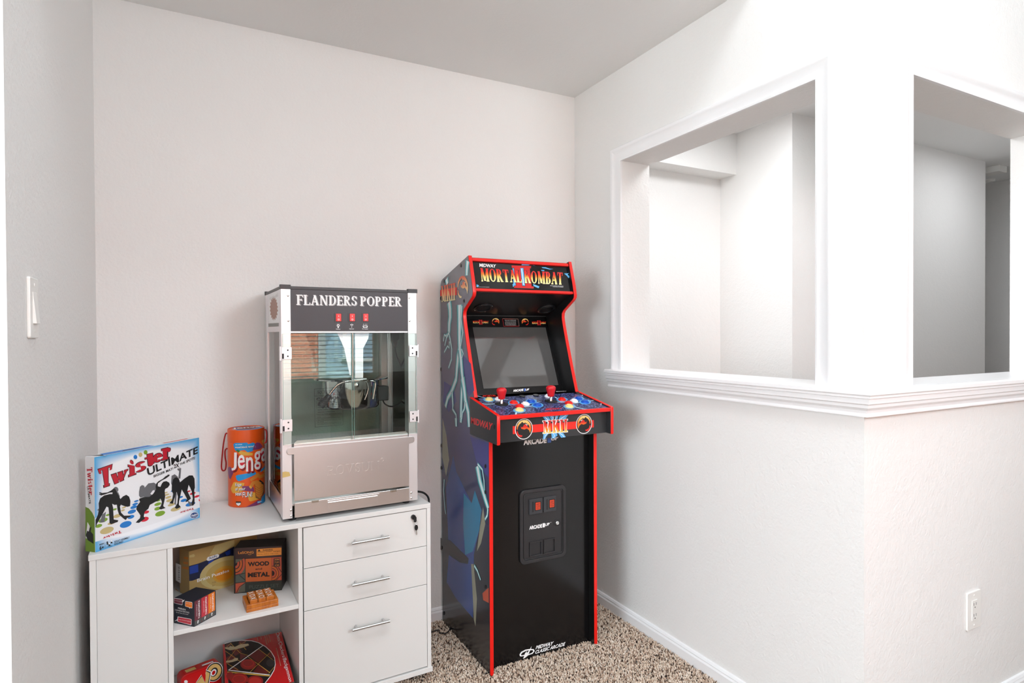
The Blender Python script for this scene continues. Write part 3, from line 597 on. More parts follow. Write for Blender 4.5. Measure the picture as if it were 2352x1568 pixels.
a.stext('Twister', [(148, 518), (160, 815), (116, 818), (88, 522)], P_red, T=.25, t=.1, sl=.06, gap=.05); a.text('ULTIMATE', [(110, 718), (134, 905), (114, 908), (92, 722)], P_black, bold=.02)
a.build('side_print', tb)
TT_ = Fr(TF.P(0, TH, 0), TF.U, -TF.N); a = Art(TT_, z=zA); a.poly([(80, 398), (280, 398), (330, 383), (170, 412)], P_mat); a.put([(.03, .004), (.19, .004), (.185, .03), (.04, .035)], P_blue); a.put([(.09, .012), (.15, .012), (.14, .02), (.1, .022)], P_black); a.put([(.23, .012), (.32, .012), (.32, .022), (.23, .022)], P_red); a.build('top_print', tb)

# ---- orange game canister
class Can(Fr):
    """upright round can: u = arc length from the side facing the camera, v = height"""
    def __init__(s, c, r):
        s.c = Vector(c); s.r = r; d = Vector((CP.x - c[0], CP.y - c[1])); s.a0 = math.atan2(d.y, d.x)
    def P(s, u, v, d=0.0):
        a = s.a0 + u / s.r; return Vector((s.c.x + (s.r + d) * math.cos(a), s.c.y + (s.r + d) * math.sin(a), s.c.z + v))
    def px(s, q, d=0.0):
        r = CF + CR * ((q[0] - 1176) / FPX) + CU * ((784 - q[1]) / FPX); ox, oy = CP.x - s.c.x, CP.y - s.c.y
        A, Bq, C_ = r.x ** 2 + r.y ** 2, 2 * (ox * r.x + oy * r.y), ox * ox + oy * oy - s.r ** 2; di = Bq * Bq - 4 * A * C_
        t = (-Bq - math.sqrt(max(di, 0))) / (2 * A); w = CP + r * t; an = math.atan2(w.y - s.c.y, w.x - s.c.x) - s.a0
        an = (an + math.pi) % (2 * math.pi) - math.pi; return (an * s.r, w.z - s.c.z)
class CanArt(Art):
    def build(s, name, parent):
        bm = bmesh.new(); out = MB()
        for vs, fs, m, d in s.flat:
            bm.clear(); vv = [bm.verts.new((p[0], p[1], 0)) for p in vs]
            for f in fs:
                try: bm.faces.new([vv[i] for i in f])
                except ValueError: pass
            k = -.095
            while k < .1:
                bmesh.ops.bisect_plane(bm, geom=bm.verts[:] + bm.edges[:] + bm.faces[:], plane_co=(k, 0, 0), plane_no=(1, 0, 0), dist=1e-7); k += .005
            bm.verts.index_update(); out.add([s.fr.P(v.co.x, v.co.y, d) for v in bm.verts], [[v.index for v in f.verts] for f in bm.faces], m)
        bm.free(); return out.build(name, parent)
class FlatFr:
    def __init__(s, can): s.can = can
    def px(s, q): return s.can.px(q)
    def P(s, u, v, d): return Vector((u, v, d))
def can_print(can, z, draw, name, parent):
    a = CanArt(FlatFr(can), z=z); rec = []
    def add(vs, fs, m, uvs=None):
        vs = list(vs); rec.append((vs, fs, m, vs[0].z if hasattr(vs[0], 'z') else 0)); return a.mb
    a.mb.add = add; draw(a); a.flat = rec; a.fr = can; return a.build(name, parent)
JC = CL(.446, .352, 0); can = Can((JC.x, JC.y, .6502), .0622); CH = .277
jn = thing('game_canister', (JC.x, JC.y, .65), 'round orange cardboard block game canister with red cord loops beside the popcorn machine', 'canister')
m_or = M('canister_orange', (222, 84, 12), .4); P_cb = M('can_blue', (34, 148, 214), .4); P_pur = M('can_purple', (124, 54, 104), .4); P_yel = M('can_yellow', (222, 166, 62), .4); P_dred = M('can_dark_red', (120, 24, 20), .4); P_wood = M('can_wood', (206, 128, 48), .4); P_wood2 = M('can_wood_dark', (150, 82, 28), .4); P_cg = M('can_green', (40, 116, 50), .4)
CFr = Fr((JC.x, JC.y, .6502), (1, 0, 0), (0, 1, 0))
MB().lathe(CFr, (0, 0), [(.0605, 0), (.0622, .0015), (.0622, CH - .046), (.0620, CH - .0455)], m_or, 48).build('canister_body', jn, smooth=True)
lid = MB().lathe(CFr, (0, 0), [(.0620, CH - .0452), (.0628, CH - .0445), (.0628, CH - .002), (.0620, CH), (.0600, CH), (.0592, CH - .003), (.001, CH - .003)], m_or, 48).build('lid', jn, smooth=True)
zJ = Zm(500, 960, 7.125)
def draw(a):
    for p, m in [([(255, 430), (285, 405), (420, 350), (445, 352), (500, 425), (575, 398), (605, 410), (625, 470), (570, 540), (490, 560), (440, 520), (300, 540), (275, 500)], P_cb), ([(605, 425), (640, 395), (690, 405), (735, 465), (700, 500), (610, 520), (570, 520)], P_pur), ([(720, 385), (745, 320), (775, 325), (778, 440), (760, 440)], P_yel), ([(300, 530), (330, 515), (380, 540), (340, 560)], P_cg), ([(340, 570), (370, 535), (480, 555), (575, 570), (570, 610), (400, 610)], P_yel), ([(165, 820), (200, 790), (280, 850), (215, 995), (190, 985)], P_pur), ([(295, 950), (320, 930), (600, 870), (630, 900), (620, 920), (370, 1025), (340, 1030), (310, 1005)], P_cb), ([(690, 850), (770, 760), (775, 810), (700, 880)], P_cb), ([(735, 870), (778, 810), (780, 890)], P_yel), ([(215, 1150), (260, 1050), (290, 1042), (440, 1060), (400, 1200), (260, 1230), (235, 1210)], P_yel), ([(400, 1110), (560, 1108), (590, 1140), (600, 1200), (400, 1180)], P_pur), ([(485, 1260), (560, 1210), (700, 1230), (680, 1320), (540, 1362), (515, 1350)], P_yel), ([(720, 1290), (788, 1190), (790, 1350), (740, 1385), (700, 1400)], P_cb), ([(460, 1452), (660, 1340), (720, 1370), (640, 1425)], P_pur)]: a.poly(p, m)
    a.text('the original', [(290, 425), (400, 418), (398, 440), (290, 446)], m_white, bold=.02); a.text('wood block game!', [(286, 462), (596, 444), (592, 488), (286, 504)], P_navy, bold=.03); a.text('wood block game!', [(286, 458), (592, 440), (588, 482), (286, 500)], m_white, bold=.02)
    for dx, dy, m, bo in ((22, 34, P_dred, .06), (4, 8, P_sred, .05), (0, 0, m_white, .015)):
        for c, q in (('J', [(232, 562), (315, 560), (312, 850), (228, 858)]), ('e', [(330, 605), (445, 592), (446, 822), (330, 834)]), ('n', [(462, 640), (578, 632), (580, 862), (464, 874)]), ('g', [(585, 550), (700, 530), (700, 832), (600, 850)]), ('a', [(704, 490), (768, 480), (770, 700), (712, 712)])):
            a.text(c, [(x + dx, y + dy) for x, y in q], m, bold=bo)
    for t, q in (('Edge', [(290, 1066), (392, 1060), (390, 1122), (290, 1128)]), ('of your', [(290, 1132), (456, 1124), (454, 1188), (290, 1200)]), ('seat', [(292, 1212), (398, 1206), (398, 1262), (292, 1266)]), ('FUN!', [(408, 1206), (566, 1196), (562, 1280), (410, 1296)])):
        a.text(t, [(x + 6, y + 7) for x, y in q], P_black, bold=.02); a.text(t, q, m_white, bold=.015)
    for p, m in [([(600, 1060), (690, 1010), (750, 1060), (755, 1200), (690, 1330), (620, 1290)], P_black), ([(606, 1080), (650, 1040), (745, 1090), (748, 1190), (690, 1320), (625, 1280)], P_wood), ([(525, 1000), (650, 890), (690, 920), (640, 980), (545, 1035)], P_wood), ([(640, 950), (760, 890), (775, 930), (680, 990)], P_wood), ([(510, 1120), (560, 1035), (640, 1010), (720, 1060), (600, 1080), (545, 1155)], P_wood), ([(510, 1122), (530, 1100), (560, 1130), (543, 1158)], P_yel)]: a.poly(p, m)
    for k in range(6): y = 1110 + k * 36; a.line([(612, y), (672, y + 42), (742, y - 6)], .0012, P_wood2)
    a.poly([(300, 1362), (384, 1362), (382, 1410), (342, 1440), (304, 1410)], P_black); a.poly([(306, 1384), (378, 1384), (376, 1408), (342, 1432), (308, 1408)], m_white); a.text('AGES 6+', [(312, 1392), (372, 1392), (372, 1404), (312, 1404)], P_black, bold=.02)
    a.poly([(645, 1362), (724, 1340), (724, 1372), (648, 1396)], P_cb); a.text('Hasbro', [(652, 1366), (720, 1348), (720, 1366), (654, 1386)], m_white, bold=.02)
can_print(can, zJ, draw, 'label_print', jn)
LF = Fr((JC.x, JC.y, .6502 + CH - .003), (1, 0, 0), (0, 1, 0)); a = Art(LF, z=zJ); a.poly([(230, 160), (450, 118), (700, 118), (760, 140), (640, 190), (320, 200)], P_cb); a.poly([(270, 168), (450, 128), (620, 122), (690, 150), (540, 185), (330, 190)], P_dred)
a.text('Jenga', [(230, 160), (690, 122), (720, 150), (240, 190)], m_white, bold=.02); a.build('lid_print', lid)
m_cord = M('red_cord', (160, 22, 26), .7)
def loop(pts, name='cord_loop'): return MB().tube(spline(pts, 6), .0026, m_cord, 8).build(name, jn, smooth=True)
LFr = Fr((JC.x, JC.y, 0), (CR.x, CR.y, 0), (0, 0, 1))
def J3(q, d=0): u, v = LFr.px(zJ([q])[0]); return LFr.P(u, v, d)
loop([J3((160, 250)), J3((128, 262)), J3((95, 420)), J3((72, 640)), J3((62, 800)), J3((84, 858)), J3((125, 840)), J3((138, 740)), J3((122, 640)), J3((120, 540)), J3((142, 500)), J3((166, 500))])
loop([J3((762, 190)), J3((790, 195)), J3((803, 260)), J3((800, 340)), J3((790, 395)), J3((766, 405))])

# ---- boxes on the shelf
ZS = .3843
def shelf_frame(p0, p1, z=ZS):
    a_, b_ = CL(p0[0], p0[1], z), CL(p1[0], p1[1], z); return Fr(a_, b_ - a_, (0, 0, 1)), (b_ - a_).length
m_kraft = M('puzzle_box_gold', (176, 146, 88), .45); P_pnavy = M('puzzle_navy', (18, 26, 62), .45); P_pblue = M('puzzle_blue', (26, 62, 158), .45); P_gold2 = M('puzzle_pale_gold', (196, 178, 120), .45); P_gold3 = M('puzzle_ring', (186, 160, 92), .45); P_or = M('puzzle_orange', (214, 134, 28), .45); P_or2 = M('puzzle_orange_light', (202, 152, 58), .45); m_edge = M('puzzle_edge', (150, 122, 72), .5)
BF, _ = shelf_frame((.2538, .2290), (.4749, .3084)); BW, BH, BT = .235, .159, .080
bp_ = thing('puzzle_box', BF.P(BW / 2, 0, -BT / 2), 'gold and navy puzzle box with orange rings at the back left of the upper shelf', 'puzzle box')
pbox(MB(), BF, BW, BH, BT, m_kraft).build('box_body', bp_, bevel=.0008)
zB = Zm(390, 1220, 5.974); a = Art(BF, z=zB)
a.poly([(262, 475), (390, 440), (600, 360), (885, 205), (885, 560), (500, 660), (266, 680)], P_pnavy); a.poly([(274, 485), (388, 450), (392, 556), (274, 588)], P_pblue); a.poly([(755, 290), (830, 250), (830, 310), (780, 335)], P_pblue); a.poly([(530, 415), (600, 380), (600, 440), (525, 450)], P_pblue)
a.poly([(262, 300), (885, 110), (700, 290), (530, 345), (270, 470)], m_kraft); a.poly([(620, 195), (885, 112), (885, 195), (690, 300), (540, 330)], P_gold2)
ring = lambda cx, cy, rx, ry, m: a.poly([(min(cx + rx * math.cos(t), 886), cy - ry * math.sin(t) - .22 * rx * math.cos(t)) for t in [i * .2244 for i in range(28)]], m)
a.poly([(268, 690), (410, 640), (400, 720), (560, 830), (268, 780)], m_kraft)
ring(760, 560, 350, 215, P_gold2); ring(760, 570, 270, 170, P_gold3); ring(750, 585, 160, 110, P_or2); ring(745, 592, 115, 80, P_or)
a.poly([(268, 330), (330, 308), (345, 330), (330, 352), (270, 358)], P_gold2)
a.poly([(505, 380), (520, 352), (655, 310), (678, 322), (670, 352), (535, 404), (512, 400)], m_white); a.text('ActiPo', [(535, 352), (648, 318), (648, 352), (538, 388)], P_navy, bold=.015)
a.text('Brain Puzzles', [(372, 652), (812, 514), (812, 552), (376, 698)], m_white, bold=.01); a.text('AGE', [(575, 692), (635, 676), (635, 704), (577, 718)], m_edge, bold=.01); a.text('8+', [(582, 732), (622, 722), (622, 746), (584, 756)], m_edge, bold=.01)
a.build('front_print', bp_)
BSd = Fr(BF.P(0, 0, -BT), BF.N, (0, 0, 1)); a = Art(BSd, z=zB)
for y in (350, 418, 486): a.poly([(196 - (y - 350) * .16, y - 4), (254, y + 4), (254, y + 36), (196 - (y - 350) * .16, y + 24)], P_or)
a.poly([(82, 430), (156, 462), (152, 712), (84, 672)], m_white)
for k in range(12): y = 475 + k * 16; a.poly([(118, y), (138, y + 8), (138, y + 8 + (5, 9, 3, 7)[k % 4]), (118, y + (5, 9, 3, 7)[k % 4])], P_black)
a.poly([(80, 780), (130, 830), (120, 896), (80, 880)], P_or); a.build('side_print', bp_)

m_wm = M('wood_puzzle_box', (38, 30, 28), .45); P_rust = M('wm_rust', (186, 92, 42), .45); P_brown = M('wm_brown', (62, 40, 38), .45); P_amber = M('wm_amber', (222, 142, 56), .45); P_terr = M('wm_terracotta', (180, 80, 54), .45); P_sage = M('wm_sage', (92, 92, 78), .45); P_slate = M('wm_slate', (46, 50, 44), .45); P_slate2 = M('wm_slate_light', (78, 84, 76), .45)
WF, _ = shelf_frame((.3873, .1967), (.5333, .1435)); WW, WH, WT = .1555, .1545, .0856
wm = thing('puzzle_box', WF.P(WW / 2, 0, -WT / 2), 'dark brown wood and metal puzzle box at the right of the upper shelf', 'puzzle box')
pbox(MB(), WF, WW, WH, WT, m_wm).build('box_body', wm, bevel=.0008)
zW = Zm(530, 1220, 4.48); a = Art(WF, z=zW)
a.poly([(45, 172), (526, 150), (524, 262), (47, 280)], P_brown); a.poly([(50, 285), (146, 282), (148, 450), (130, 450), (50, 470)], P_sage)
for r_, m in ((100, P_terr), (78, m_wm), (70, P_rust), (48, m_wm), (40, P_terr), (20, m_wm)): a.poly([(48, 330)] + [(48 + r_ * math.cos(t), 330 + r_ * 1.25 * math.sin(t)) for t in [-.45 + i * .2 for i in range(11)]], m)
a.poly([(50, 450), (148, 430), (148, 520), (50, 530)], P_slate2); a.poly([(50, 535), (148, 522), (148, 620), (50, 632)], P_terr); a.poly([(148, 530), (148, 620), (70, 630), (100, 570)], P_sage)
for pts in ([(50, 448), (148, 428)], [(50, 530), (148, 520)], [(90, 450), (148, 500)], [(60, 630), (90, 570), (148, 530)]): a.line(pts, .0022, m_wm)
a.poly([(422, 268), (522, 262), (524, 500), (424, 504)], P_terr)
for r_, m in ((78, m_wm), (72, P_rust), (52, m_wm), (46, P_terr), (28, m_wm)): a.poly([(426, 430)] + [(426 + r_ * math.cos(t) * .9, 430 + r_ * math.sin(t)) for t in [-1.57 + i * .2618 for i in range(13)]], m)
a.line([(490, 370), (524, 420)], .002, m_wm); a.line([(470, 500), (524, 440)], .002, m_wm)
a.poly([(152, 282), (420, 268), (420, 504), (154, 520)], P_rust); a.poly([(148, 522), (524, 500), (524, 600), (150, 622)], P_slate); a.text('PUZZLE SET', [(190, 555), (495, 536), (495, 572), (190, 592)], P_slate2)
a.text('LeSONG', [(76, 206), (236, 200), (236, 226), (78, 232)], P_amber, bold=.012); a.line([(178, 234), (196, 240), (214, 234)], .0012, P_amber)
a.poly([(266, 182), (522, 165), (522, 240), (266, 256)], P_amber); a.text('WARNING:', [(328, 184), (436, 178), (436, 196), (328, 202)], P_black, bold=.03); a.text('CHOKING HAZARD - Small parts.', [(276, 208), (512, 194), (512, 208), (276, 222)], P_black, bold=.012); a.text('Not for children under 3 yrs.', [(276, 230), (490, 218), (490, 232), (276, 244)], P_black); a.poly([(292, 182), (308, 204), (276, 206)], P_black)
a.text('WOOD', [(176, 314), (396, 304), (396, 350), (178, 360)], P_black, bold=.05); a.text('and', [(254, 376), (322, 372), (322, 392), (254, 396)], P_black, bold=.02); a.text('METAL', [(176, 424), (400, 414), (400, 462), (176, 472)], P_black, bold=.05)
a.poly([(442, 278), (504, 274), (510, 350), (500, 362), (450, 366), (440, 350)], P_brown); a.text('AGES', [(450, 284), (500, 281), (500, 294), (450, 297)], P_amber, bold=.02); a.text('3+ years', [(452, 304), (498, 301), (498, 328), (452, 332)], P_amber); a.text('CE', [(456, 340), (496, 338), (496, 354), (456, 358)], P_amber, bold=.01)
a.build('front_print', wm)
WTp = Fr(WF.P(0, WH, 0), WF.U, -WF.N); a = Art(WTp)
for r_ in range(3):
    for c in range(3): a.put([(.06 + c * .03, .02 + r_ * .02), (.084 + c * .03, .02 + r_ * .02), (.084 + c * .03, .024 + r_ * .02), (.06 + c * .03, .024 + r_ * .02)], P_brown)
a.build('top_print', wm)

# ---- slip case with three card packs
m_slip = M('slipcase', (26, 30, 42), .5); P_plum = M('pack_plum', (108, 44, 58), .4); P_crim = M('pack_crimson', (190, 44, 60), .4); P_org = M('pack_orange', (232, 124, 36), .4); P_pg = M('pack_grey', (84, 82, 80), .4)
KF, _ = shelf_frame((.2085, .0600), (.2610, .0010)); KW, KH, KT = .0795, .0775, .083
ck = thing('card_game_box', KF.P(KW / 2, 0, -KT / 2), 'navy slipcase of three conversation card packs at the front left of the upper shelf', 'card game')
KS = Fr(KF.P(KW, 0, 0), -KF.N, (0, 0, 1)); th = .0016
mb = MB(); pbox(mb, KF, KW, KH, th, m_slip); mb.box(KF, 0, KW, KH - th, KH, -KT, -th, m_slip); mb.box(KF, 0, KW, 0, th, -KT, -th, m_slip); mb.box(KF, 0, KW, th, KH - th, -KT, -KT + th, m_slip); mb.box(KF, 0, th, th, KH - th, -KT + th, -th, m_slip); mb.build('slipcase', ck)
pw = (KT - 2 * th) / 3; zK = Zm(390, 1330, 7.467)
for k, m in enumerate((P_plum, P_crim, P_org)):
    b = MB().box(KF, th, KW - .001, th, KH - th, -th - (k + 1) * pw + .0003, -th - k * pw - .0003, m).build('card_pack', ck); tag(b, ('plum', 'crimson', 'orange')[k] + ' card pack')
    fr = Fr(KS.P(th + k * pw, th, -.001), KS.U, KS.V); a = Art(fr); h_ = KH - 2 * th
    a.quad(.0003, pw - .0003, 0, .014, P_pg)
    def vt(txt, u0, u1, v0, v1, mm, bo=.0):
        s_ = sans(txt, bo); TL, TR, BR, BL = Vector((u0, v0)), Vector((u0, v1)), Vector((u1, v1)), Vector((u1, v0)); a.d += a.st
        for vs, fs in s_:
            pts = [(BL * (1 - p) + BR * p) * (1 - q) + (TL * (1 - p) + TR * p) * q for p, q in vs]; a.mb.add([fr.P(p.x, p.y, a.d) for p in pts], [tuple(f) for f in fs], mm)
    vt('TABLETOPICS', .0145, .0205, .016, h_ - .004, m_white, .02); vt(('SHAKE THINGS UP', 'TAKE IT FURTHER', 'ASK MORE')[k], .0075, .0100, .026, h_ - .012, m_white)
    q_ = sans('?', .03); 
    for vs, fs in q_: a.mb.add([fr.P(.010 + p * .006, .0025 + q * .009, a.d + 2e-5) for p, q in vs], [tuple(f) for f in fs], m_white)
    a.build('pack_print', b)
a = Art(KF, z=zK)
def bubble(p, tail, m):
    cx = sum(x for x, y in p) / len(p); cy = sum(y for x, y in p) / len(p); a.poly(tail, m_white); a.poly([(cx + (x - cx) * 1.07, cy + (y - cy) * 1.16) for x, y in p], m_white); a.poly(p, m)
bubble([(76, 326), (210, 346), (216, 360), (214, 428), (200, 432), (82, 404), (74, 390)], [(215, 360), (258, 350), (222, 396)], P_plum); bubble([(272, 382), (378, 396), (386, 410), (384, 484), (374, 488), (276, 462), (268, 450)], [(335, 480), (360, 484), (336, 502)], P_org); bubble([(146, 646), (362, 684), (370, 698), (366, 770), (352, 774), (148, 724), (138, 706)], [(80, 716), (142, 676), (142, 700)], P_crim)
a.text('start where you like', [(82, 352), (212, 376), (212, 390), (82, 366)], m_white); a.text('all ages', [(282, 404), (376, 420), (376, 432), (282, 416)], m_white); a.text('every answer is great', [(150, 676), (360, 716), (360, 734), (150, 694)], m_white)
a.text('FRIENDS', [(144, 478), (276, 508), (276, 534), (144, 504)], m_white, bold=.01); a.text('CONVERSATION PACK', [(90, 508), (338, 560), (338, 584), (90, 532)], m_white); a.text('Be No Topic, Be No End!', [(112, 556), (318, 596), (318, 614), (112, 574)], m_white)
a.build('front_print', ck)

# ---- wooden noughts-and-crosses block set
m_oak = M('varnished_wood', (196, 116, 40), .35, noise_mix=((120.0, 30.0, 30.0), (156, 82, 24), .3, .75)); m_oakd = M('dark_wood', (108, 54, 24), .4)
OF, _ = shelf_frame((.4085, .0185), (.5060, .0220)); OW, OT, OH = .0965, .088, .0235
tt = thing('wooden_block_puzzle', OF.P(OW / 2, 0, -OT / 2), 'small varnished wooden noughts and crosses block set in front of the dark puzzle box', 'wooden game')
mb = MB(); mb.box(OF, 0, OW, 0, .010, -OT, 0, m_oak); mb.box(OF, 0, OW, .010, OH, -.010, 0, m_oak); mb.box(OF, 0, OW, .010, OH, -OT, -OT + .010, m_oak); mb.box(OF, 0, .010, .010, OH, -OT + .01, -.01, m_oak); mb.box(OF, OW - .010, OW, .010, OH, -OT + .01, -.01, m_oak); mb.build('tray', tt, bevel=.0015)
bs = .0238; OTp = Fr(OF.P(0, 0, 0), OF.U, -OF.N)
for r_ in range(3):
    for c in range(3):
        u = .0115 + c * .0248; v = .0075 + r_ * .0246; b = MB().box(OTp, u, u + bs, v, v + bs, .0102, .0345, m_oak).build('block', tt, bevel=.0015)
        fr = OTp.shifted(.0346); cu_, cv_ = u + bs / 2, v + bs / 2; a = Art(fr, base=.0002)
        def seg(p, q_, w=.0026):
            p, q_ = Vector(p), Vector(q_); t = (q_ - p).normalized(); o_ = Vector((-t.y, t.x)) * w / 2; a.put([tuple(p + o_), tuple(p - o_), tuple(q_ - o_), tuple(q_ + o_)], m_white)
        if (r_ + c) % 2 == 0: seg((cu_ - .0075, cv_ - .0075), (cu_ + .0075, cv_ + .0075)); seg((cu_ - .0075, cv_ + .0075), (cu_ + .0075, cv_ - .0075))
        else:
            for k in range(16):
                t0, t1 = k * math.pi / 8, (k + 1) * math.pi / 8; seg((cu_ + .0072 * math.cos(t0), cv_ + .0082 * math.sin(t0)), (cu_ + .0072 * math.cos(t1), cv_ + .0082 * math.sin(t1)), .0024)
        a.build('block_mark', b)

# ---- lower shelf: red card-game tin and red board-games box
m_tin = M('tin_red', (190, 22, 24), .22, coat=.4); P_ugold = M('uno_gold', (214, 178, 108), .4)
a_, b_ = CL(.2255, .1488, .0488), CL(.3462, .1832, .0488); UF = Fr(a_, b_ - a_, (0, 0, 1)); UW, UH, UT = (b_ - a_).length, .1215, .042
un = thing('card_game_tin', UF.P(UW / 2, 0, -UT / 2), 'red metal card game tin with gold letters standing on the lower shelf', 'tin')
MB().prism(UF, rrect(0, UW, 0, UH, .016, 6), -UT, 0, m_tin).build('tin_body', un, bevel=.003, seg=3)
zU = Zm(390, 1430, 4.335); a = Art(UF, z=zU)
a.put(rrect(.006, UW - .006, .004, UH - .006, .012, 6), M('tin_face', (202, 26, 28), .22))
for sc, m in ((1.12, m_white), (1.06, P_black), (.92, P_ugold)):
    a.ell((442, 488), 72 * sc, 92 * sc, m, 28)
a.ell((440, 490), 34, 50, P_black, 28); a.ell((436, 494), 24, 38, m_white, 28); a.ell((436, 496), 15, 24, m_tin, 28)
for o_, m in ((16, m_white), (9, P_black), (0, P_ugold)):
    a.poly([(262 - o_, 600 + o_), (318 - o_ * .3, 530 - o_), (352 + o_ * .2, 600), (360, 480 - o_), (398 + o_, 500 - o_), (372 + o_, 640), (330, 650), (300, 596)], m)
a.ell((160, 585), 18, 16, m_white); a.ell((230, 700), 60, 70, P_ugold, 28); a.ell((230, 700), 30, 42, m_tin, 28)
a.build('front_print', un)
UTp = Fr(UF.P(0, UH, 0), UF.U, -UF.N); a = Art(UTp, base=.0004); a.put([(.02, .010), (.05, .010), (.05, .028), (.02, .028)], P_ugold); a.put([(.07, .014), (.105, .014), (.105, .022), (.07, .022)], m_white); a.build('top_print', un)
m_chs = M('chess_box_red', (196, 22, 26), .25, coat=.3); m_chside = M('chess_box_side', (86, 66, 60), .6); P_maroon = M('chess_maroon', (92, 22, 20), .35); P_cgold = M('chess_gold', (206, 160, 62), .35); P_ivory = M('chess_ivory', (200, 184, 144), .35)
a_, b_ = CL(.3615, .3570, .0488), CL(.5612, .3480, .0488); ux = (b_ - a_).normalized(); GW, GL_, GH = (b_ - a_).length, .366, .096
GFr = Fr(a_ + Vector((0, 0, GH)), ux, Vector((-ux.y, ux.x, 0)))      # top face, v towards the back
gb = thing('chess_game_box', GFr.P(GW / 2, -GL_ / 2, -GH), 'red chess and checkers box lying flat on the lower shelf', 'game box')
MB().box(GFr, 0, GW, -GL_, 0, -GH, -.001, m_chside).box(GFr, 0, GW, -GL_, 0, -.001, 0, m_chs).build('box_body', gb)
a = Art(GFr, z=zU); arcp = [(545, 210), (620, 188), (720, 178), (810, 182), (880, 200), (950, 240), (1005, 290), (1040, 350), (1048, 410), (1035, 470), (1000, 530), (960, 580), (930, 620), (585, 620), (575, 500)]
a.poly([(x + (6 if x > 600 else 0), y - (6 if y < 400 else -4)) for x, y in arcp], m_white); a.poly(arcp, P_black)
for p in ([(560, 215), (620, 200), (600, 240), (552, 256)], [(690, 180), (760, 182), (745, 215), (680, 235)], [(610, 270), (680, 240), (720, 290), (650, 330)], [(560, 350), (620, 310), (660, 350), (585, 410)], [(700, 300), (760, 330), (700, 370)], [(790, 330), (870, 262), (960, 318), (885, 405)], [(890, 412), (985, 480), (960, 515), (870, 500), (830, 490)], [(975, 320), (1010, 300), (1038, 360)], [(600, 470), (650, 440), (700, 480)]): a.poly(p, P_maroon)
for p in ([(548, 262), (610, 200)], [(560, 395), (680, 235), (760, 182)], [(552, 280), (720, 400)], [(605, 205), (700, 300), (790, 330)], [(700, 200), (760, 270)], [(780, 340), (1000, 500)], [(885, 262), (1040, 380)], [(800, 490), (1005, 290)], [(985, 505), (1040, 440)], [(570, 405), (680, 470)]): a.line(p, .0018, P_cgold)
a.line([(585, 472), (930, 225)], .004, m_white); a.line([(585, 472), (995, 520)], .004, m_white); a.line([(575, 490), (995, 530)], .006, P_cgold)
for p in ([(545, 245), (590, 245), (600, 232), (650, 240), (700, 215), (780, 208), (790, 225), (720, 250), (640, 268), (600, 275), (560, 262)], [(560, 380), (620, 370), (650, 350), (680, 352), (675, 375), (620, 392), (565, 400)]): a.poly(p, P_ivory)
P_ck = M('checker_red', (140, 26, 24), .3); P_ck2 = M('checker_red_light', (176, 40, 36), .3)
a.ell((780, 415), 78, 52, P_ck); a.ell((780, 405), 62, 40, P_ck2); a.ell((780, 405), 48, 30, P_ck); a.ell((1002, 400), 42, 38, M('checker_black', (40, 40, 40), .3)); a.ell((690, 560), 90, 60, P_ck); a.ell((690, 560), 70, 44, P_ck2); a.ell((690, 562), 58, 36, P_ck); a.ell((850, 580), 80, 52, P_ck); a.ell((850, 582), 62, 38, P_ck2); a.ell((600, 530), 36, 40, P_ck)
a.text('Chess/Checkers/Backgammon', [(1090, 94), (1222, 584), (1178, 592), (1042, 98)], m_white, bold=.0)
for x, y, l in ((870, 148, 34), (905, 138, 26), (945, 128, 90), (965, 122, 80), (985, 120, 70), (1060, 250, 180)): a.line([(x, y), (x + l * .25, y + l)], .0012, P_ivory)
a.build('top_print', gb)

# ================================================================== popcorn machine on the cabinet
m_steel = M('brushed_steel', (236, 231, 230), .30, metal=1.0, bump=[((8.0, 8.0, 400.0), .04, .0005)]); m_post = M('anodised_aluminium', (238, 236, 238), .38, metal=.75); m_polish = M('polished_steel', (214, 212, 208), .08, metal=1.0)
m_sign = M('sign_black', (56, 53, 57), .45); m_cap = M('cap_black', (34, 30, 32), .4); g_door = glass('clear_door', (247, 252, 250), 1.55); g_back = glass('tinted_panel', (232, 243, 237), 1.5); P_grey2 = M('sign_shadow', (176, 172, 172), .5); m_red = M('rocker_red', (222, 22, 18), .3)
PF = Fr((-1.4248, -.4145, .6502), cu, (0, 0, 1)); PW, PD = .4672, .36; V0, VT = .0125, .772
pop = thing('popcorn_machine', PF.P(PW / 2, 0, -PD / 2), 'silver and black countertop popcorn machine with glass doors standing on the cabinet', 'popcorn machine')
def pb(u0, u1, v0, v1, d0, d1, m, name, parent=pop, bevel=.001): return MB().box(PF, u0, u1, v0, v1, d0, d1, m).build(name, parent, bevel=bevel)
def pv(x, y, d=0.0): return PF.px((x, y), d)
uL = pv(667.6, 700)[0]; uR = pv(936.8, 700)[0]; PWd = uL
for u0, u1 in ((0, uL), (uR, PW)):
    for d0, d1 in ((-.04, 0), (-PD, -PD + .04)): pb(u0, u1, V0, VT, d0, d1, m_post, 'corner_post')
vs = pv(668.3, 760.5)[1]; vt = pv(667, 659)[1]
pb(uL, uR, vs, vt, -.02, -.0005, m_sign, 'sign_panel')
rim = MB()
for a_ in ((0, PW, -.02, .001), (0, PW, -PD, -PD + .02)): rim.box(PF, a_[0], a_[1], VT - .004, VT + .006, a_[2], a_[3], m_cap)
for u0 in (-.001, PW - .019): rim.box(PF, u0, u0 + .02, VT - .004, VT + .006, -PD, 0, m_cap)
rim.build('top_rim', pop, bevel=.001); pb(.01, PW - .01, VT - .006, VT + .002, -PD + .01, -.01, m_steel, 'roof_panel')
for u0, u1 in ((-.003, uL + .0005), (uR - .0005, PW + .003)):
    for d0, d1 in ((-.012, .003), (-PD - .003, -PD + .012)): pb(u0, u1, VT - .004, VT + .0105, d0, d1, m_cap, 'corner_cap')
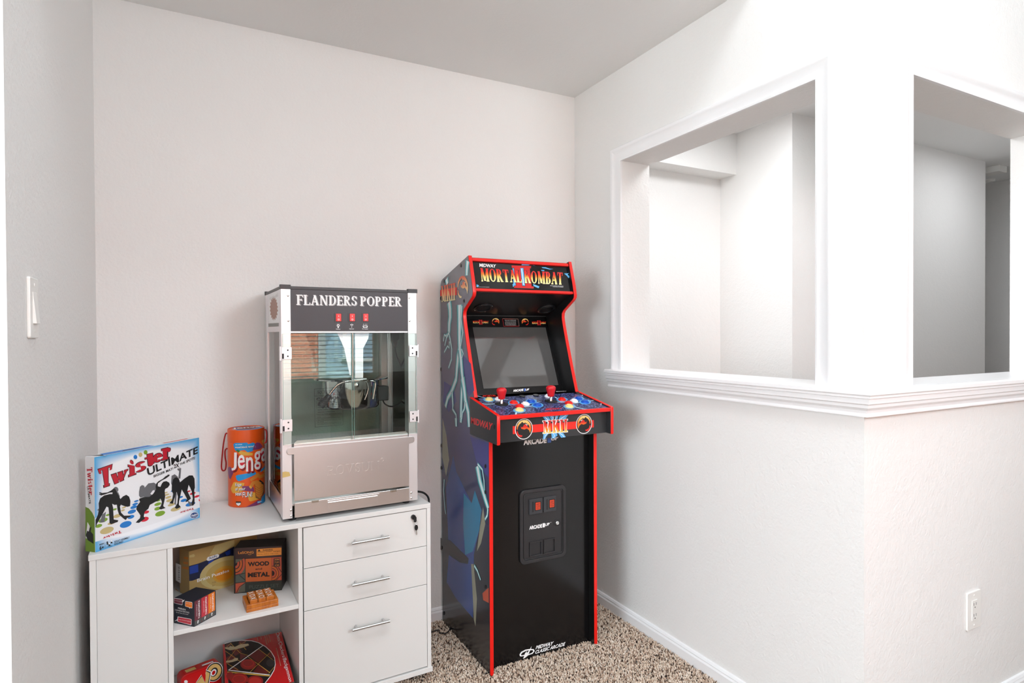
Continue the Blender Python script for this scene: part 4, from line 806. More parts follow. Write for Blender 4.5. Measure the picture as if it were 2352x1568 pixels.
# sign lettering
zP = Zm(590, 640, 5.6); a = Art(PF, base=.0002, z=zP)
a.stext('FLANDERS', [(514, 212), (1292, 228), (1292, 352), (516, 342)], P_grey2, T=.2, t=.08, gap=.06); a.stext('FLANDERS', [(505, 204), (1282, 222), (1282, 342), (507, 334)], m_white, T=.17, t=.065, gap=.09)
a.stext('POPPER', [(1332, 232), (1868, 240), (1868, 360), (1334, 354)], P_grey2, T=.2, t=.08, gap=.06); a.stext('POPPER', [(1324, 226), (1858, 234), (1858, 352), (1326, 344)], m_white, T=.17, t=.065, gap=.09)
a.build('sign_lettering', pop); a = Art(PF, base=.0002, z=zP)
a.ell((1046, 600), 16, 15, m_white); a.poly([(1036, 612), (1056, 612), (1052, 634), (1040, 634)], m_white); a.ell((1046, 602), 9, 8, P_black)
for k in range(7): t = math.radians(-30 + k * 40); a.line([(1046 + 19 * math.cos(t), 598 - 19 * math.sin(t)), (1046 + 25 * math.cos(t), 598 - 25 * math.sin(t))], .0008, m_white)
a.line([(1220, 576), (1220, 632)], .001, m_white); a.poly([(1198, 592), (1212, 582), (1212, 602)], m_white); a.poly([(1242, 592), (1228, 582), (1228, 602)], m_white)
a.poly([(1360, 604), (1426, 604), (1420, 630), (1366, 630)], m_white); a.poly([(1372, 610), (1414, 610), (1412, 622), (1374, 622)], P_black)
for x in (1370, 1392, 1412): a.line([(x, 578), (x + 5, 586), (x - 3, 592), (x + 2, 600)], .0009, m_white)
for t, q in (('Warmer', [(1016, 642), (1074, 642), (1074, 652), (1016, 652)]), ('Kettle motor', [(1190, 638), (1250, 638), (1250, 650), (1190, 650)]), ('Pot heater', [(1354, 640), (1432, 640), (1432, 650), (1354, 650)])): a.text(t, q, m_white, bold=.02)
a.build('switch_icons', pop)
for x in (1049, 1225, 1398):
    c = PF.px(zP([(x, 498)])[0]); sb = MB().prism(PF, rrect(c[0] - .0135, c[0] + .0125, c[1] - .0165, c[1] + .0155, .002), -.001, .0012, m_blk).build('switch', pop)
    tag(MB().box(PF, c[0] - .0092, c[0] + .0092, c[1] - .0132, c[1] + .0132, .0012, .0035, m_red).build('rocker', sb, bevel=.001), 'red rocker')
    ar = Art(PF, base=.0036); ar.put([(c[0] - .0006, c[1] + .002), (c[0] + .0006, c[1] + .002), (c[0] + .0006, c[1] + .007), (c[0] - .0006, c[1] + .007)], m_white)
    for k in range(10): t0, t1 = k * .6283, (k + 1) * .6283; ar.put([(c[0] + r_ * math.cos(t), c[1] - .007 + r_ * math.sin(t)) for r_, t in ((.0030, t0), (.0030, t1), (.0020, t1), (.0020, t0))], m_white)
    ar.build('rocker_mark', sb)
# screws
sc0 = None
def screw(fr, c):
    global sc0
    p = fr.P(c[0], c[1], 0)
    if sc0 is None: sc0 = (MB().lathe(fr, c, [(.0042, -.0004), (.0040, .0012), (.0022, .0022)], m_chrome, 12).build('screw', pop, smooth=True), p); return
    copy_part(sc0[0], p - sc0[1])
for q in ((400, 215), (405, 538), (1960, 246), (1964, 540)): screw(PF, PF.px(zP([q])[0]))
zQ = Zm(600, 960, 6.533)
for q in ((447, 1378), (447, 1468)): screw(PF, PF.px(zQ([q])[0]))
for q in ((944.5, 1131), (944.6, 1143.5)): screw(PF, PF.px(q))
# upper steel soffit, glass sides, back, doors
vg = pv(647, 766)[1]; vb = pv(651, 1022)[1]; pb(uL, uR, vs - .006, vs + .001, -PD + .02, -.004, m_post, 'soffit_panel')
vfl = pv(676, 1030)[1] - .012
for u in (.004, PW - .008): MB().box(PF, u, u + .004, .075, vs + .10 * 0 + .001, -PD + .042, -.042, g_door).build('side_glass', pop)
MB().box(PF, uL, uR, vfl, vs, -PD + .006, -PD + .010, g_back).build('back_glass', pop)
PS = Fr(PF.P(0, 0, -PD), PF.N, (0, 0, 1)); side = MB(); side.box(PS, .04, PD - .04, vs - .001, VT - .004, -.006, -.001, m_post); side.build('side_sign', pop); MB().box(PF, PW - .006, PW - .001, vs, VT - .004, -PD + .04, -.04, m_post).build('side_sign', pop)
a = Art(PS, base=-.0007, z=Zm(600, 640, 11.2)); P_bur = M('side_splat', (166, 128, 112), .5); a.poly([(205, 410), (440, 310), (458, 1130), (205, 1140)], m_white)
sp_ = []; rr = random.Random(4)
for k in range(36):
    t = k * math.pi / 18; o_ = 1.12 + .10 * rr.random() if k % 2 else .92; sp_.append((320 + 92 * o_ * math.cos(t), 770 - 275 * o_ * math.sin(t)))
a.poly(sp_, P_bur)
for k in range(16): x = 215 + k * 14; a.line([(x, 410 - (x - 215) * .4 + 30 + rr.random() * 60), (x, 470 - (x - 215) * .4 + 60 + rr.random() * 30)], .004, P_grey2)
a.poly([(182, 1150), (446, 1136), (446, 1224), (182, 1238)], M('side_band', (134, 132, 126), .5)); a.build('side_print', pop)
pb(.002, .006, V0, .078, -PD + .04, -.04, m_steel, 'side_skirt'); pb(PW - .006, PW - .002, V0, .078, -PD + .04, -.04, m_steel, 'side_skirt'); pb(uL, uR, V0, .20, -PD + .002, -PD + .005, m_steel, 'back_skirt')
pb(.004, PW - .004, .05, .056, -PD + .005, -.01, m_steel, 'floor_pan')
umid = pv(810, 900)[0]; hinge_v = (pv(650, 811)[1], pv(652, 977)[1]); hinge_r = (pv(954, 805)[1], pv(955, 955)[1])
for sgn, u0, u1, hv in ((-1, .003, umid - .0035, hinge_v), (1, umid + .0025, PW - .003, hinge_r)):
    dr = MB().box(PF, u0, u1, vb, vg, .0015, .0055, g_door).build('door', pop)
    m_ged = M('glass_edge', (120, 160, 150), .2)
    for e in (u0, u1 - .0012): MB().box(PF, e, e + .0012, vb, vg, .0056, .0060, m_ged).build('door_edge', dr)
    for v in hv:
        hb = MB(); e = 0.0 if sgn < 0 else PW; x0_ = min(e, e - sgn * .031); hb.box(PF, x0_ if sgn < 0 else x0_, x0_ + .031, v - .0195, v + .0195, .0060, .0078, m_post)
        hb.tube([PF.P(e + sgn * .003, v - .0235, .004), PF.P(e + sgn * .003, v + .0225, .004)], .0042, m_post, 12)
        for w in (-.010, .010): hb.lathe(PF, (e - sgn * .019, v + w), [(.0028, .0077), (.0026, .0086)], m_blkm, 10)
        hb.box(PF, e - sgn * .004 - .003, e - sgn * .004 + .003, v - .018, v - .001, .0078, .0082, m_blkm); hb.build('hinge', dr, bevel=.0004)
# caution label printed on the left door
LB = PF.shifted(.0056); a = Art(LB, base=.0001, z=Zm(640, 760, 6.533))
for p in ([(536, 870), (958, 843)], [(958, 843), (966, 1405)], [(966, 1405), (545, 1442)], [(545, 1442), (536, 870)], [(540, 978), (960, 948)]): a.line(p, .0008, P_black)
a.stext('ROVSUN', [(585, 892), (912, 874), (914, 926), (587, 948)], P_black, T=.1, t=.035, sl=.06, gap=.12); a.text('CAUTION', [(566, 1002), (930, 978), (930, 1022), (570, 1046)], P_black, bold=.035)
for t, x0_, x1_, y in (('1. KETTLE VERY VERY HOT', 566, 850, 1062), ('2. DO NOT USE THE UNIT WITH A WET CORD', 566, 940, 1086), ('3. UNPLUG WHEN NOT IN USE AND', 566, 932, 1114), ('4. WEAR MITTS. KETTLE OR POPPER IS HOT', 566, 928, 1144), ('SLIDES DURING POPPING', 588, 846, 1178), ('OPERATING INSTRUCTIONS', 584, 842, 1214), ('1. Switch on the WARMER and POT HEATER and let heat', 566, 948, 1244), ('for about three minutes before pouring the corn in the', 584, 944, 1260), ('kettle', 584, 632, 1284), ('2. Pour corn and oil in the KETTLE and close the lid', 566, 914, 1304), ('while turning', 584, 678, 1324), ('3. When the popping slows dump the kettle', 566, 930, 1340), ('at once', 584, 676, 1358), ('4. Turn the KETTLE off but leave the WARMER on to keep', 566, 940, 1382), ('the popcorn crisp when serving', 584, 938, 1398)): a.text(t, [(x0_, y), (x1_, y - (x1_ - x0_) * .06), (x1_, y + 13 - (x1_ - x0_) * .06), (x0_, y + 13)], P_black, bold=.02 if y < 1220 else .0)
a.build('caution_label', pop)
# drawer front, hopper lip, crumb tray
qd = lambda x, y, d=.005: PF.px((x, y), d)
ul, ur = qd(675.5, 1080)[0], qd(939.5, 1060)[0]; vtop = qd(673, 1027)[1]; vbt = qd(676.5, 1151)[1]
dp = [(ul, vbt), (ur, vbt), (ur, vtop - .0245)] + [(ur + .0145 + .008 * math.cos(t) - .0005, vtop - .0122 + .0118 * math.sin(t)) for t in [-1.57 + i * .3925 for i in range(9)]] + [(ur, vtop), (ul, vtop)] + [(ul - .0145 + .008 * math.cos(t), vtop - .0122 + .0118 * math.sin(t)) for t in [1.57 + i * .3925 for i in range(9)]] + [(ul, vtop - .0245)]
drw = MB().prism(PF, dp, .002, .005, m_steel).build('serving_drawer', pop, bevel=.0012)
ES = PF.shifted(.0048); eb = MB()
def emboss(txt, quad, k):
    TL, TR, BR, BL = [Vector(PF.px(q, .005)) for q in quad]
    for vs_, fs in serif(txt, **k):
        for f in fs:
            pts = [((BL * (1 - p) + BR * p) * (1 - q) + (TL * (1 - p) + TR * p) * q) for p, q in [vs_[i] for i in f]]
            eb.prism(ES, [tuple(p) for p in pts], 0, .0013, m_steel)
zR = Zm(590, 880, 4.611); emboss('ROVSUN', zR([(745, 880), (1296, 822), (1296, 912), (748, 978)]), dict(T=.13, t=.05, sl=.06, gap=.12))
for k in range(16):
    t0, t1 = k * math.pi / 8, (k + 1) * math.pi / 8; cx, cy = PF.px(zR([(1330, 808)])[0], .005)
    eb.prism(ES, [(cx + r_ * math.cos(t), cy + r_ * math.sin(t)) for r_, t in ((.0065, t0), (.0065, t1), (.005, t1), (.005, t0))], 0, .001, m_steel)
eb.prism(ES, [(cx - .0022, cy - .003), (cx - .001, cy - .003), (cx - .001, cy + .003), (cx - .0022, cy + .003)], 0, .001, m_steel); eb.prism(ES, [(cx - .001, cy), (cx + .0018, cy + .001), (cx + .0018, cy + .003), (cx - .001, cy + .003)], 0, .001, m_steel)
eb.build('embossed_lettering', drw)
lb = MB(); v1_ = qd(678, 1012, -.004)[1]; lb.prism(PF, [(ul + .001, vtop - .02), (ur - .001, vtop - .02), (ur - .001, v1_ - .008), (ur - .01, v1_), (ul + .01, v1_), (ul + .001, v1_ - .008)], -.004, -.001, m_steel); lb.box(PF, ul + .001, ur - .001, v1_ - .014, v1_ - .011, -.001, .0015, m_post); lb.build('hopper_lip', pop, bevel=.0005)
vc1 = qd(677, 1156)[1]; ct = MB().prism(PF, [(ul + .001, V0 + .001), (ur + .001, V0 + .001), (ur + .001, vc1), (ul + .001, vc1)], -.002, .003, m_steel).build('crumb_tray', pop, bevel=.0008)
h0, h1 = qd(752.7, 1160)[0], qd(867, 1150)[0]; hv0, hv1 = qd(753, 1173)[1], qd(753, 1149)[1]
hp = MB().prism(PF, [(h0, hv0), (h1, hv0), (h1, hv1 - .012), (h1 + .008, hv1), (h0, hv1)], .003, .0055, m_steel); hp.box(PF, h0, h1, hv1 - .009, hv1 - .006, .0055, .010, m_steel); hp.build('tray_pull', ct, bevel=.0008)
for x, y in ((724, 1151), (904, 1127)): c = qd(x, y); MB().box(PF, c[0] - .012, c[0] + .012, c[1] - .004, c[1] + .004, .003, .0062, m_polish).build('tray_clip', ct, bevel=.001)
# strip of tape stuck on the left post, feet, power cord
tp = Art(PF, base=.0012, z=zQ); tp.poly([(318, 808), (360, 800), (420, 808), (438, 862), (405, 874), (318, 892)], M('masking_tape', (206, 176, 108), .6)); tag(tp.build('tape_strip', pop), 'torn strip of yellow tape')
for u in (.035, PW - .035):
    for d in (-.03, -PD + .03): MB().lathe(Fr(PF.P(0, 0, 0), cu, cdp), (u, -d), [(.012, .0003), (.013, .012), (.011, .013)], m_blkm, 16).build('foot', pop)
CDp = PF.shifted(-.31); cp = lambda x, y, d=-.31: PF.P(*PF.px((x, y), d), d)
MB().tube(spline([cp(946, 1128), cp(960, 1128.5), cp(972, 1131), cp(981, 1138), cp(985, 1148), cp(984, 1162), cp(983, 1200, -.40)], 6), .0042, m_blkm, 10).build('power_cord', pop, smooth=True)
# kettle, hanger and heater socket inside
KD = -.175; kq = lambda x, y, d=KD: PF.px((x, y), d)
kc = kq(806.5, 900); kr = (kq(872, 900)[0] - kq(741, 900)[0]) / 2 * .97; kt, kb = kq(806, 872)[1], kq(806, 931)[1]
KX = Fr(PF.P(kc[0], 0, KD), cu, cdp)
ket = MB().lathe(KX, (0, 0), [(kr * .8, kb - .006), (kr * .95, kb - .004), (kr, kb + .004), (kr, kt), (kr - .004, kt)], m_polish, 40).build('kettle', pop, smooth=True)
lr = min((kq(886, 866)[0] - kq(720, 866)[0]) / 2, .135); MB().lathe(KX, (0, 0), [(lr * .93, kt + .002), (lr, kt + .004), (lr, kt + .008), (lr * .96, kt + .0095), (.02, kt + .016)], m_polish, 40).build('kettle_lid', ket, smooth=True)
HD = KD + kr + .012; hq = lambda x, y: PF.px((x, y), HD)
def plate(pts, name, m=m_post, par=pop, th=.002): return MB().prism(PF, [hq(*p) for p in pts], HD, HD + th, m).build(name, par, bevel=.0004)
plate([(774, 764), (806, 764), (806, 800), (790, 799)], 'hanger_bracket'); plate([(814, 764), (848, 764), (846, 776), (834, 800), (815, 800)], 'hanger_bracket')
plate([(790, 799), (806, 800), (806, 862), (803, 862)], 'hanger_arm'); plate([(815, 800), (834, 800), (834, 868), (815, 868)], 'hanger_arm')
MB().tube([PF.P(*hq(810, 764), HD), PF.P(*hq(810, 868), HD)], .004, m_polish, 10).build('stirrer_shaft', pop, smooth=True)
pl = plate([(807, 868), (842, 867), (842, 893), (807, 896)], 'hanger_plate', m_polish, th=.003); kn = hq(819, 884); MB().lathe(PF, kn, [(.0075, HD + .003), (.007, HD + .010), (.003, HD + .012)], m_chrome, 16).build('knob', pl, smooth=True)
def rod(pts, r_, m, name, par=ket): return MB().tube(spline([PF.P(*PF.px((x, y), HD + .008), HD + .008) for x, y in pts], 6), r_, m, 10).build(name, par, smooth=True)
hd = rod([(808, 875), (790, 877), (775, 884), (763, 897), (756, 907)], .0042, m_polish, 'dump_handle'); MB().tube([PF.P(*PF.px((x, y), HD + .01), HD + .01) for x, y in ((757, 906), (752, 914), (742, 925), (735, 934))], [.009, .0115, .0135, .0125], m_blk, 14).build('grip', hd, smooth=True)
rod([(842, 874), (856, 874.5), (862, 878), (862, 886), (857, 916)], .0042, m_polish, 'dump_handle'); rod([(842, 876), (846, 893), (838, 918)], .0025, m_polish, 'dump_handle')
sd = KD + .03; a0_, a1_ = kq(865, 886, sd), kq(889, 918, sd); hs = MB().box(PF, a0_[0], a1_[0], a1_[1], a0_[1], sd - .03, sd + .02, m_blk).build('heater_socket', ket, bevel=.003)
sq = lambda x, y: PF.P(*PF.px((x, y), sd), sd)
MB().tube(spline([sq(879, 918), sq(884, 927), sq(896, 933), sq(912, 930), sq(928, 914), sq(935, 893), sq(933, 868), sq(922, 840), sq(911, 815), sq(907, 795)], 6), .0028, m_blkm, 8).build('heater_cord', hs, smooth=True)
pg = MB(); pg.prism(PF, [PF.px(q, sd) for q in ((898, 764), (915.5, 764), (916, 778), (911, 783), (910, 796), (903.5, 796), (899.5, 782))], sd - .010, sd + .010, m_blk)
for k in range(3): c = PF.px((906.8, 787 + k * 3), sd); pg.box(PF, c[0] - .0075, c[0] + .0075, c[1] - .0016, c[1] + .0016, sd - .0075, sd + .0075, m_blk)
pg.build('plug', hs, bevel=.001)
bd = -PD + .014
for x0_, x1_, m in ((871, 887, m_post), (887, 889.6, m_blkm)): q0, q1 = PF.px((x0_, 800), bd), PF.px((x1_, 800), bd); MB().box(PF, q0[0], q1[0], .056, vs - .006, bd, bd + .004, m).build('rear_strip', pop)

# ================================================================== arcade cabinet in the corner
XL, XR, PT = -.7195, -.2349, .0155
m_blkgl = M('panel_black_gloss', (16, 15, 16), .16, spec=.5); m_blks = M('panel_black_satin', (20, 19, 20), .3); m_tred = M('tmoulding_red', (226, 24, 14), .35); m_dark = M('deck_side_grey', (44, 45, 47), .3)
P_ared = M('art_red', (226, 34, 22), .4); P_lb = M('art_light_blue', (92, 172, 224), .4); P_teal = M('art_teal', (42, 126, 130), .35); P_cyan = M('art_cyan', (120, 206, 214), .35); P_core = M('art_core_white', (236, 246, 246), .35); P_logo = M('logo_blue', (52, 92, 168), .4)
G_fire = ramp_mat('print_fire', [(0, (250, 240, 170)), (.38, (250, 206, 110)), (.55, (246, 124, 20)), (.75, (226, 30, 14)), (1, (208, 14, 16))]); G_fire2 = ramp_mat('print_fire_deck', [(0, (250, 196, 90)), (.3, (244, 130, 24)), (.7, (214, 30, 18)), (1, (196, 18, 16))]); G_drag = ramp_mat('print_emblem', [(0, (226, 40, 26)), (.35, (240, 110, 30)), (.7, (248, 200, 110)), (1, (250, 226, 150))]); G_pale = ramp_mat('print_side_fire', [(0, (240, 228, 176)), (.5, (238, 176, 120)), (1, (222, 84, 60))])
G_side = ramp_mat('side_art_ground_sheen', [(0, (30, 29, 31)), (.28, (50, 49, 56)), (.5, (62, 64, 104)), (.68, (98, 96, 122)), (1, (116, 114, 118))], .17)  # printed ground; the paler grey top has wall sheen painted in
arc = thing('arcade_cabinet', ((XL + XR) / 2, -.25, 0), 'tall black arcade game cabinet with red edging in the corner', 'arcade machine')
lo = [(.505, .003), (.505, .96)]; up = [(.3745, 1.022), (.3335, 1.136), (.296, 1.2461), (.279, 1.300), (.2712, 1.3275), (.269, 1.3427), (.2705, 1.3580), (.281, 1.3704), (.300, 1.3812), (.340, 1.4043), (.357, 1.4141), (.3645, 1.4225), (.3665, 1.4331), (.3542, 1.484), (.3246, 1.578)]
prof_side = lo + up + [(.046, 1.5095), (.030, 1.502), (.022, 1.488), (.0205, .003)]
FAL = Fr((XL, 0, 0), (0, -1, 0), (0, 0, 1)); FIN = Fr((XR - PT, 0, 0), (0, -1, 0), (0, 0, 1))
for fr in (FAL, FIN): MB().prism(fr, prof_side, -PT, 0, m_blks).build('side_panel', arc)
def edging(x0, x1, path, name='edge_moulding', t=.0022):
    mb = MB(); n = len(path); P_ = [Vector(p) for p in path]; vs = []
    for i, p in enumerate(P_):
        d = (P_[min(i + 1, n - 1)] - P_[max(i - 1, 0)]).normalized(); o = Vector((d.y, -d.x))
        for x, k in ((x0, -.0005), (x0 + .0015, t * .8), ((x0 + x1) / 2, t), (x1 - .0015, t * .8), (x1, -.0005)): vs.append((x, -(p.x + o.x * k), p.y + o.y * k))
    fs = [(i * 5 + k, i * 5 + k + 1, (i + 1) * 5 + k + 1, (i + 1) * 5 + k) for i in range(n - 1) for k in range(4)] + [(0, 1, 2, 3, 4), tuple((n - 1) * 5 + k for k in (4, 3, 2, 1, 0))]
    return mb.add(vs, [f[::-1] for f in fs], m_tred).build(name, arc, smooth=True)
for x in (XL, XR - PT): edging(x, x + PT, [(.505, .003), (.505, .88)]); edging(x, x + PT, up)
# control deck
DX0, DX1, DT = -.7327, -.2217, .0135
dk = [(.3616, .880), (.597, .8748), (.5994, .8775), (.5994, .9750), (.5965, .9790), (.3616, 1.0215)]
for x in (DX0, DX1 - DT):
    MB().prism(Fr((x, 0, 0), (0, -1, 0), (0, 0, 1)), dk, -DT, 0, m_dark).build('deck_side', arc)
    edging(x, x + DT, [(.597, .8746), (.5994, .8775), (.5994, .9755), (.598, .9780), (.5955, .9793), (.3616, 1.0215)])
DF = Fr((DX0 + DT, -.5975, .9760), (1, 0, 0), (0, .2359, .0429)); DWd = DX1 - DX0 - 2 * DT; DL = .2395
MB().box(DF, 0, DWd, 0, DL, -.012, -.001, m_blks).build('deck_panel', arc); MB().box(DF, 0, DWd, -.0015, .006, -.0135, .0008, m_tred).build('deck_front_trim', arc, bevel=.0008)
FY = -.5715; FD = Fr((DX0 + DT, FY, 0), (1, 0, 0), (0, 0, 1)); MB().box(FD, 0, DWd, .876, .968, -.012, 0, m_dark).build('deck_front', arc); MB().box(WORLD, DX0 + DT, DX1 - DT, FY + .012, -.37, .876, .884, m_blks).build('deck_floor', arc)
m_star = M('deck_art_ground', (18, 22, 54), .3, noise_mix=(150.0, (120, 132, 196), .48, .66))
zD = Zm(1060, 870, 6.533); a = Art(DF, base=-.0008, z=zD); a.quad(.003, DWd - .003, .004, DL - .004, m_star)
for p in ([(228, 250), (300, 268), (360, 280)], [(300, 365), (390, 378), (500, 370)], [(640, 390), (760, 370), (900, 385), (1050, 365), (1180, 340)], [(830, 470), (815, 530)], [(940, 410), (1100, 402), (1200, 400)], [(1400, 345), (1560, 345), (1700, 360), (1900, 330), (1985, 318)], [(1690, 415), (1800, 440), (1890, 460)], [(1400, 270), (1460, 300), (1500, 330)], [(520, 290), (600, 300), (700, 310)]): a.bolt(p, .004, P_core, P_cyan, P_logo)
for x, y, r_ in ((417, 300, 90), (870, 460, 95), (1140, 385, 90), (1620, 400, 90), (1855, 335, 90), (785, 345, 85), (1045, 325, 85), (1510, 300, 85), (1757, 285, 80)): a.ell((x, y + 8), r_, r_ * .40, P_lb)
a.text('MORTAL', [(322, 242), (500, 236), (560, 262), (318, 268)], P_ared, bold=.03); a.text('MIDWAY', [(1282, 440), (1510, 428), (1512, 452), (1250, 470)], P_ared, bold=.02); a.text('MIDWAY', [(1420, 184), (1575, 178), (1575, 186), (1420, 194)], m_white, bold=.02)
a.build('deck_print', arc)
glz = MB(); glz.box(DF, .001, DWd - .001, .002, .0032, -.0009, .0006, m_post); glz.build('deck_glazing_edge', arc)
m_cream = M('button_cream', (236, 216, 140), .3); m_bred = M('button_red', (226, 30, 20), .3); m_bwht = M('button_white', (240, 240, 244), .3); m_bblu = M('button_blue', (22, 84, 186), .3)
for x, y, m in ((417, 300, m_cream), (560, 296, m_bwht), (785, 347, m_bred), (875, 402, m_bred), (960, 368, m_bwht), (1045, 327, m_bblu), (1140, 384, m_bblu), (870, 456, m_cream), (1305, 252, m_bwht), (1510, 302, m_bred), (1612, 355, m_bred), (1690, 322, m_bwht), (1757, 288, m_bblu), (1855, 337, m_bblu), (1620, 402, m_cream)):
    c = DF.px(zD([(x, y)])[0], .004); b = MB().lathe(DF, c, [(.0165, -.001), (.0165, .003), (.0150, .0048), (.0128, .0050), (.0125, .0040)], m, 24).build('button', arc, smooth=True); MB().lathe(DF, c, [(.0118, .002), (.0118, .0078), (.0105, .0090), (.004, .0082)], m, 24).build('plunger', b, smooth=True)
for x, y in ((910, 262), (1118, 247)):
    c = DF.px(zD([(x, y)])[0]); MB().prism(DF, [(c[0] + .0125 * math.cos(t), c[1] + .0135 * math.sin(t)) for t in [i * .3142 for i in range(20)]], -.001, .003, m_blk).build('start_button', arc, bevel=.001)
for x, y in ((272, 333), (500, 483), (1815, 243), (2092, 375)): c = DF.px(zD([(x, y)])[0]); MB().lathe(DF, c, [(.0035, -.001), (.0033, .0012), (.0015, .0022)], m_chrome, 12).build('bolt', arc, smooth=True)
for bx, by, tx, ty in ((602, 378, 624, 127), (1342, 335, 1358, 95)):
    c = DF.px(zD([(bx, by)])[0]); fr = Fr(DF.P(c[0], c[1]), (1, 0, 0), (0, 1, 0)); zt_ = 0
    px_top = zD([(tx, ty)])[0]; n_ = Vector((CF.x, CF.y, 0)); pf = Fr(fr.O, (CR.x, CR.y, 0), (0, 0, 1)); hgt = pf.px(px_top)[1]
    j = MB().lathe(fr, (0, 0), [(.0055, 0), (.0055, hgt * .32), (.0045, hgt * .34)], m_chrome, 14).build('joystick', arc, smooth=True)
    MB().lathe(DF, c, [(.0255, -.001), (.0255, .0012), (.020, .0022), (.006, .0026)], m_blkm, 28).build('dust_washer', j, smooth=True)
    pr = [(.0085, .30), (.0120, .31), (.0128, .34), (.0140, .45), (.0165, .62), (.0190, .76), (.0196, .82), (.0186, .89), (.0155, .95), (.0100, .985), (.0030, 1.0)]
    tag(MB().lathe(fr, (0, 0), [(r_, h_ * hgt) for r_, h_ in pr], M('joystick_red', (200, 16, 28), .45), 24).build('bat_top', j, smooth=True), 'red bat-shaped joystick top')
# emblem of a dragon head in a ring
DRG = dict(cres=[(-.84, .08), (-.80, .40), (-.55, .72), (-.30, .84), (0, .89), (.35, .84), (.62, .64), (.80, .36), (.86, .05), (.82, -.22), (.70, .02), (.62, .20), (.55, .38), (.30, .52), (.18, .62), (-.02, .56), (-.20, .74), (-.30, .62), (-.50, .50), (-.68, .25), (-.76, -.08)],
           jaw=[(-.38, .30), (-.30, .04), (.05, -.06), (.35, .02), (.62, -.16), (.74, -.45), (.80, -.15), (.70, .08), (.50, .12), (.36, .34), (.16, .46), (-.03, .40), (-.06, .26), (-.26, .16)],
           tail=[(-.84, -.16), (-.72, -.20), (-.66, -.40), (-.52, -.58), (-.42, -.52), (-.40, -.62), (-.18, -.60), (-.22, -.76), (-.55, -.74), (-.80, -.48)], eye=[(.12, .52), (.34, .42), (.52, .38), (.32, .34)])
def emblem(a, c, ex, ey, ring=True, flip=False, mats=None, back=P_black):
    """ex, ey: pixel vectors of the unit x and y axes"""
    mats = mats or (G_drag, G_fire2, P_ared); f = -1 if flip else 1
    T_ = lambda pts: [(c[0] + f * x * ex[0] + y * ey[0], c[1] + f * x * ex[1] + y * ey[1]) for x, y in pts]
    cir = lambda r_: [(r_ * math.cos(i * .19635), r_ * math.sin(i * .19635)) for i in range(32)]
    if ring: a.poly(T_(cir(1.03)), m_white); a.poly(T_(cir(.96)), back)
    for k, m in zip(('cres', 'jaw', 'tail'), mats): a.poly(T_(DRG[k]), m)
    a.poly(T_(DRG['eye']), m_white if ring else mats[0])
# deck front print
zE = Zm(1140, 930, 8.4); FDa = Fr((DX0 + DT, FY, 0), (1, 0, 0), (0, 0, 1)); a = Art(FDa, z=zE)
a.poly([(316, 408), (1880, 288), (1880, 428), (318, 560)], P_ared)
for p in ([(892, 222), (1010, 214), (1040, 300), (960, 310)], [(1020, 212), (1120, 205), (1110, 262), (1060, 285)], [(1130, 205), (1200, 200), (1180, 260), (1140, 280)], [(1230, 198), (1390, 186), (1330, 270), (1200, 280)], [(910, 560), (1010, 548), (960, 610), (940, 655), (896, 660)], [(1060, 545), (1160, 540), (1180, 580), (1120, 640), (1070, 645)], [(1190, 535), (1290, 540), (1340, 618), (1250, 628)]): a.poly(p, P_lb)
for p in ([(930, 222), (990, 280), (1010, 300)], [(1060, 215), (1100, 250), (1080, 290)], [(1350, 190), (1260, 250), (1200, 300)], [(1160, 205), (1140, 260), (1120, 300)], [(980, 555), (940, 600), (925, 655)], [(1100, 545), (1120, 590), (1095, 640)], [(1220, 540), (1280, 580), (1310, 620)], [(950, 300), (1010, 330)], [(1330, 270), (1290, 320)]): a.line(p, .0018, m_white)
emblem(a, (530, 460), (166, -13), (0, -196)); emblem(a, (1690, 364), (150, -12), (0, -184), flip=True)
a.stext('MKII', [(884, 296), (1382, 262), (1380, 524), (890, 558)], m_white, T=.28, t=.13, sl=.12, gap=.03); a.stext('MKII', [(896, 306), (1370, 272), (1370, 514), (900, 548)], G_fire2, T=.22, t=.08, sl=.09, gap=.08); a.build('deck_front_print', arc)
FDL = Fr((DX0, 0, 0), (0, -1, 0), (0, 0, 1)); a = Art(FDL, z=Zm(1060, 900, 11.2)); a.text('MIDWAY', [(250, 642), (812, 806), (770, 992), (250, 808)], M('deck_side_red', (206, 48, 50), .4), bold=.03); a.ell((848, 898), 24, 58, P_black); a.build('deck_side_print', arc)
# lower front with coin door
FF = Fr((XL + PT, -.470, 0), (1, 0, 0), (0, 0, 1)); FW = XR - XL - 2 * PT; MB().box(FF, 0, FW, .003, .88, -.012, 0, m_blkgl).build('front_panel', arc)
a = Art(FF, z=zE); a.text('ARCADE', [(520, 648), (980, 622), (966, 730), (524, 776)], m_white, bold=.05); a.text('1', [(985, 640), (1060, 634), (1056, 720), (988, 728)], P_logo, bold=.06); a.text('UP', [(1050, 600), (1205, 590), (1190, 668), (1056, 690)], m_white, bold=.05); a.build('front_lettering', arc)
a = Art(FF, z=Zm(960, 1350, 4.9)); a.text('MIDWAY', [(1330, 648), (1530, 598), (1520, 642), (1322, 690)], m_white, bold=.035, shear=.2); a.text('CLASSIC ARCADE', [(1324, 702), (1660, 606), (1654, 648), (1316, 742)], m_white, bold=.03, shear=.2)
zc = Zm(960, 1350, 4.9)
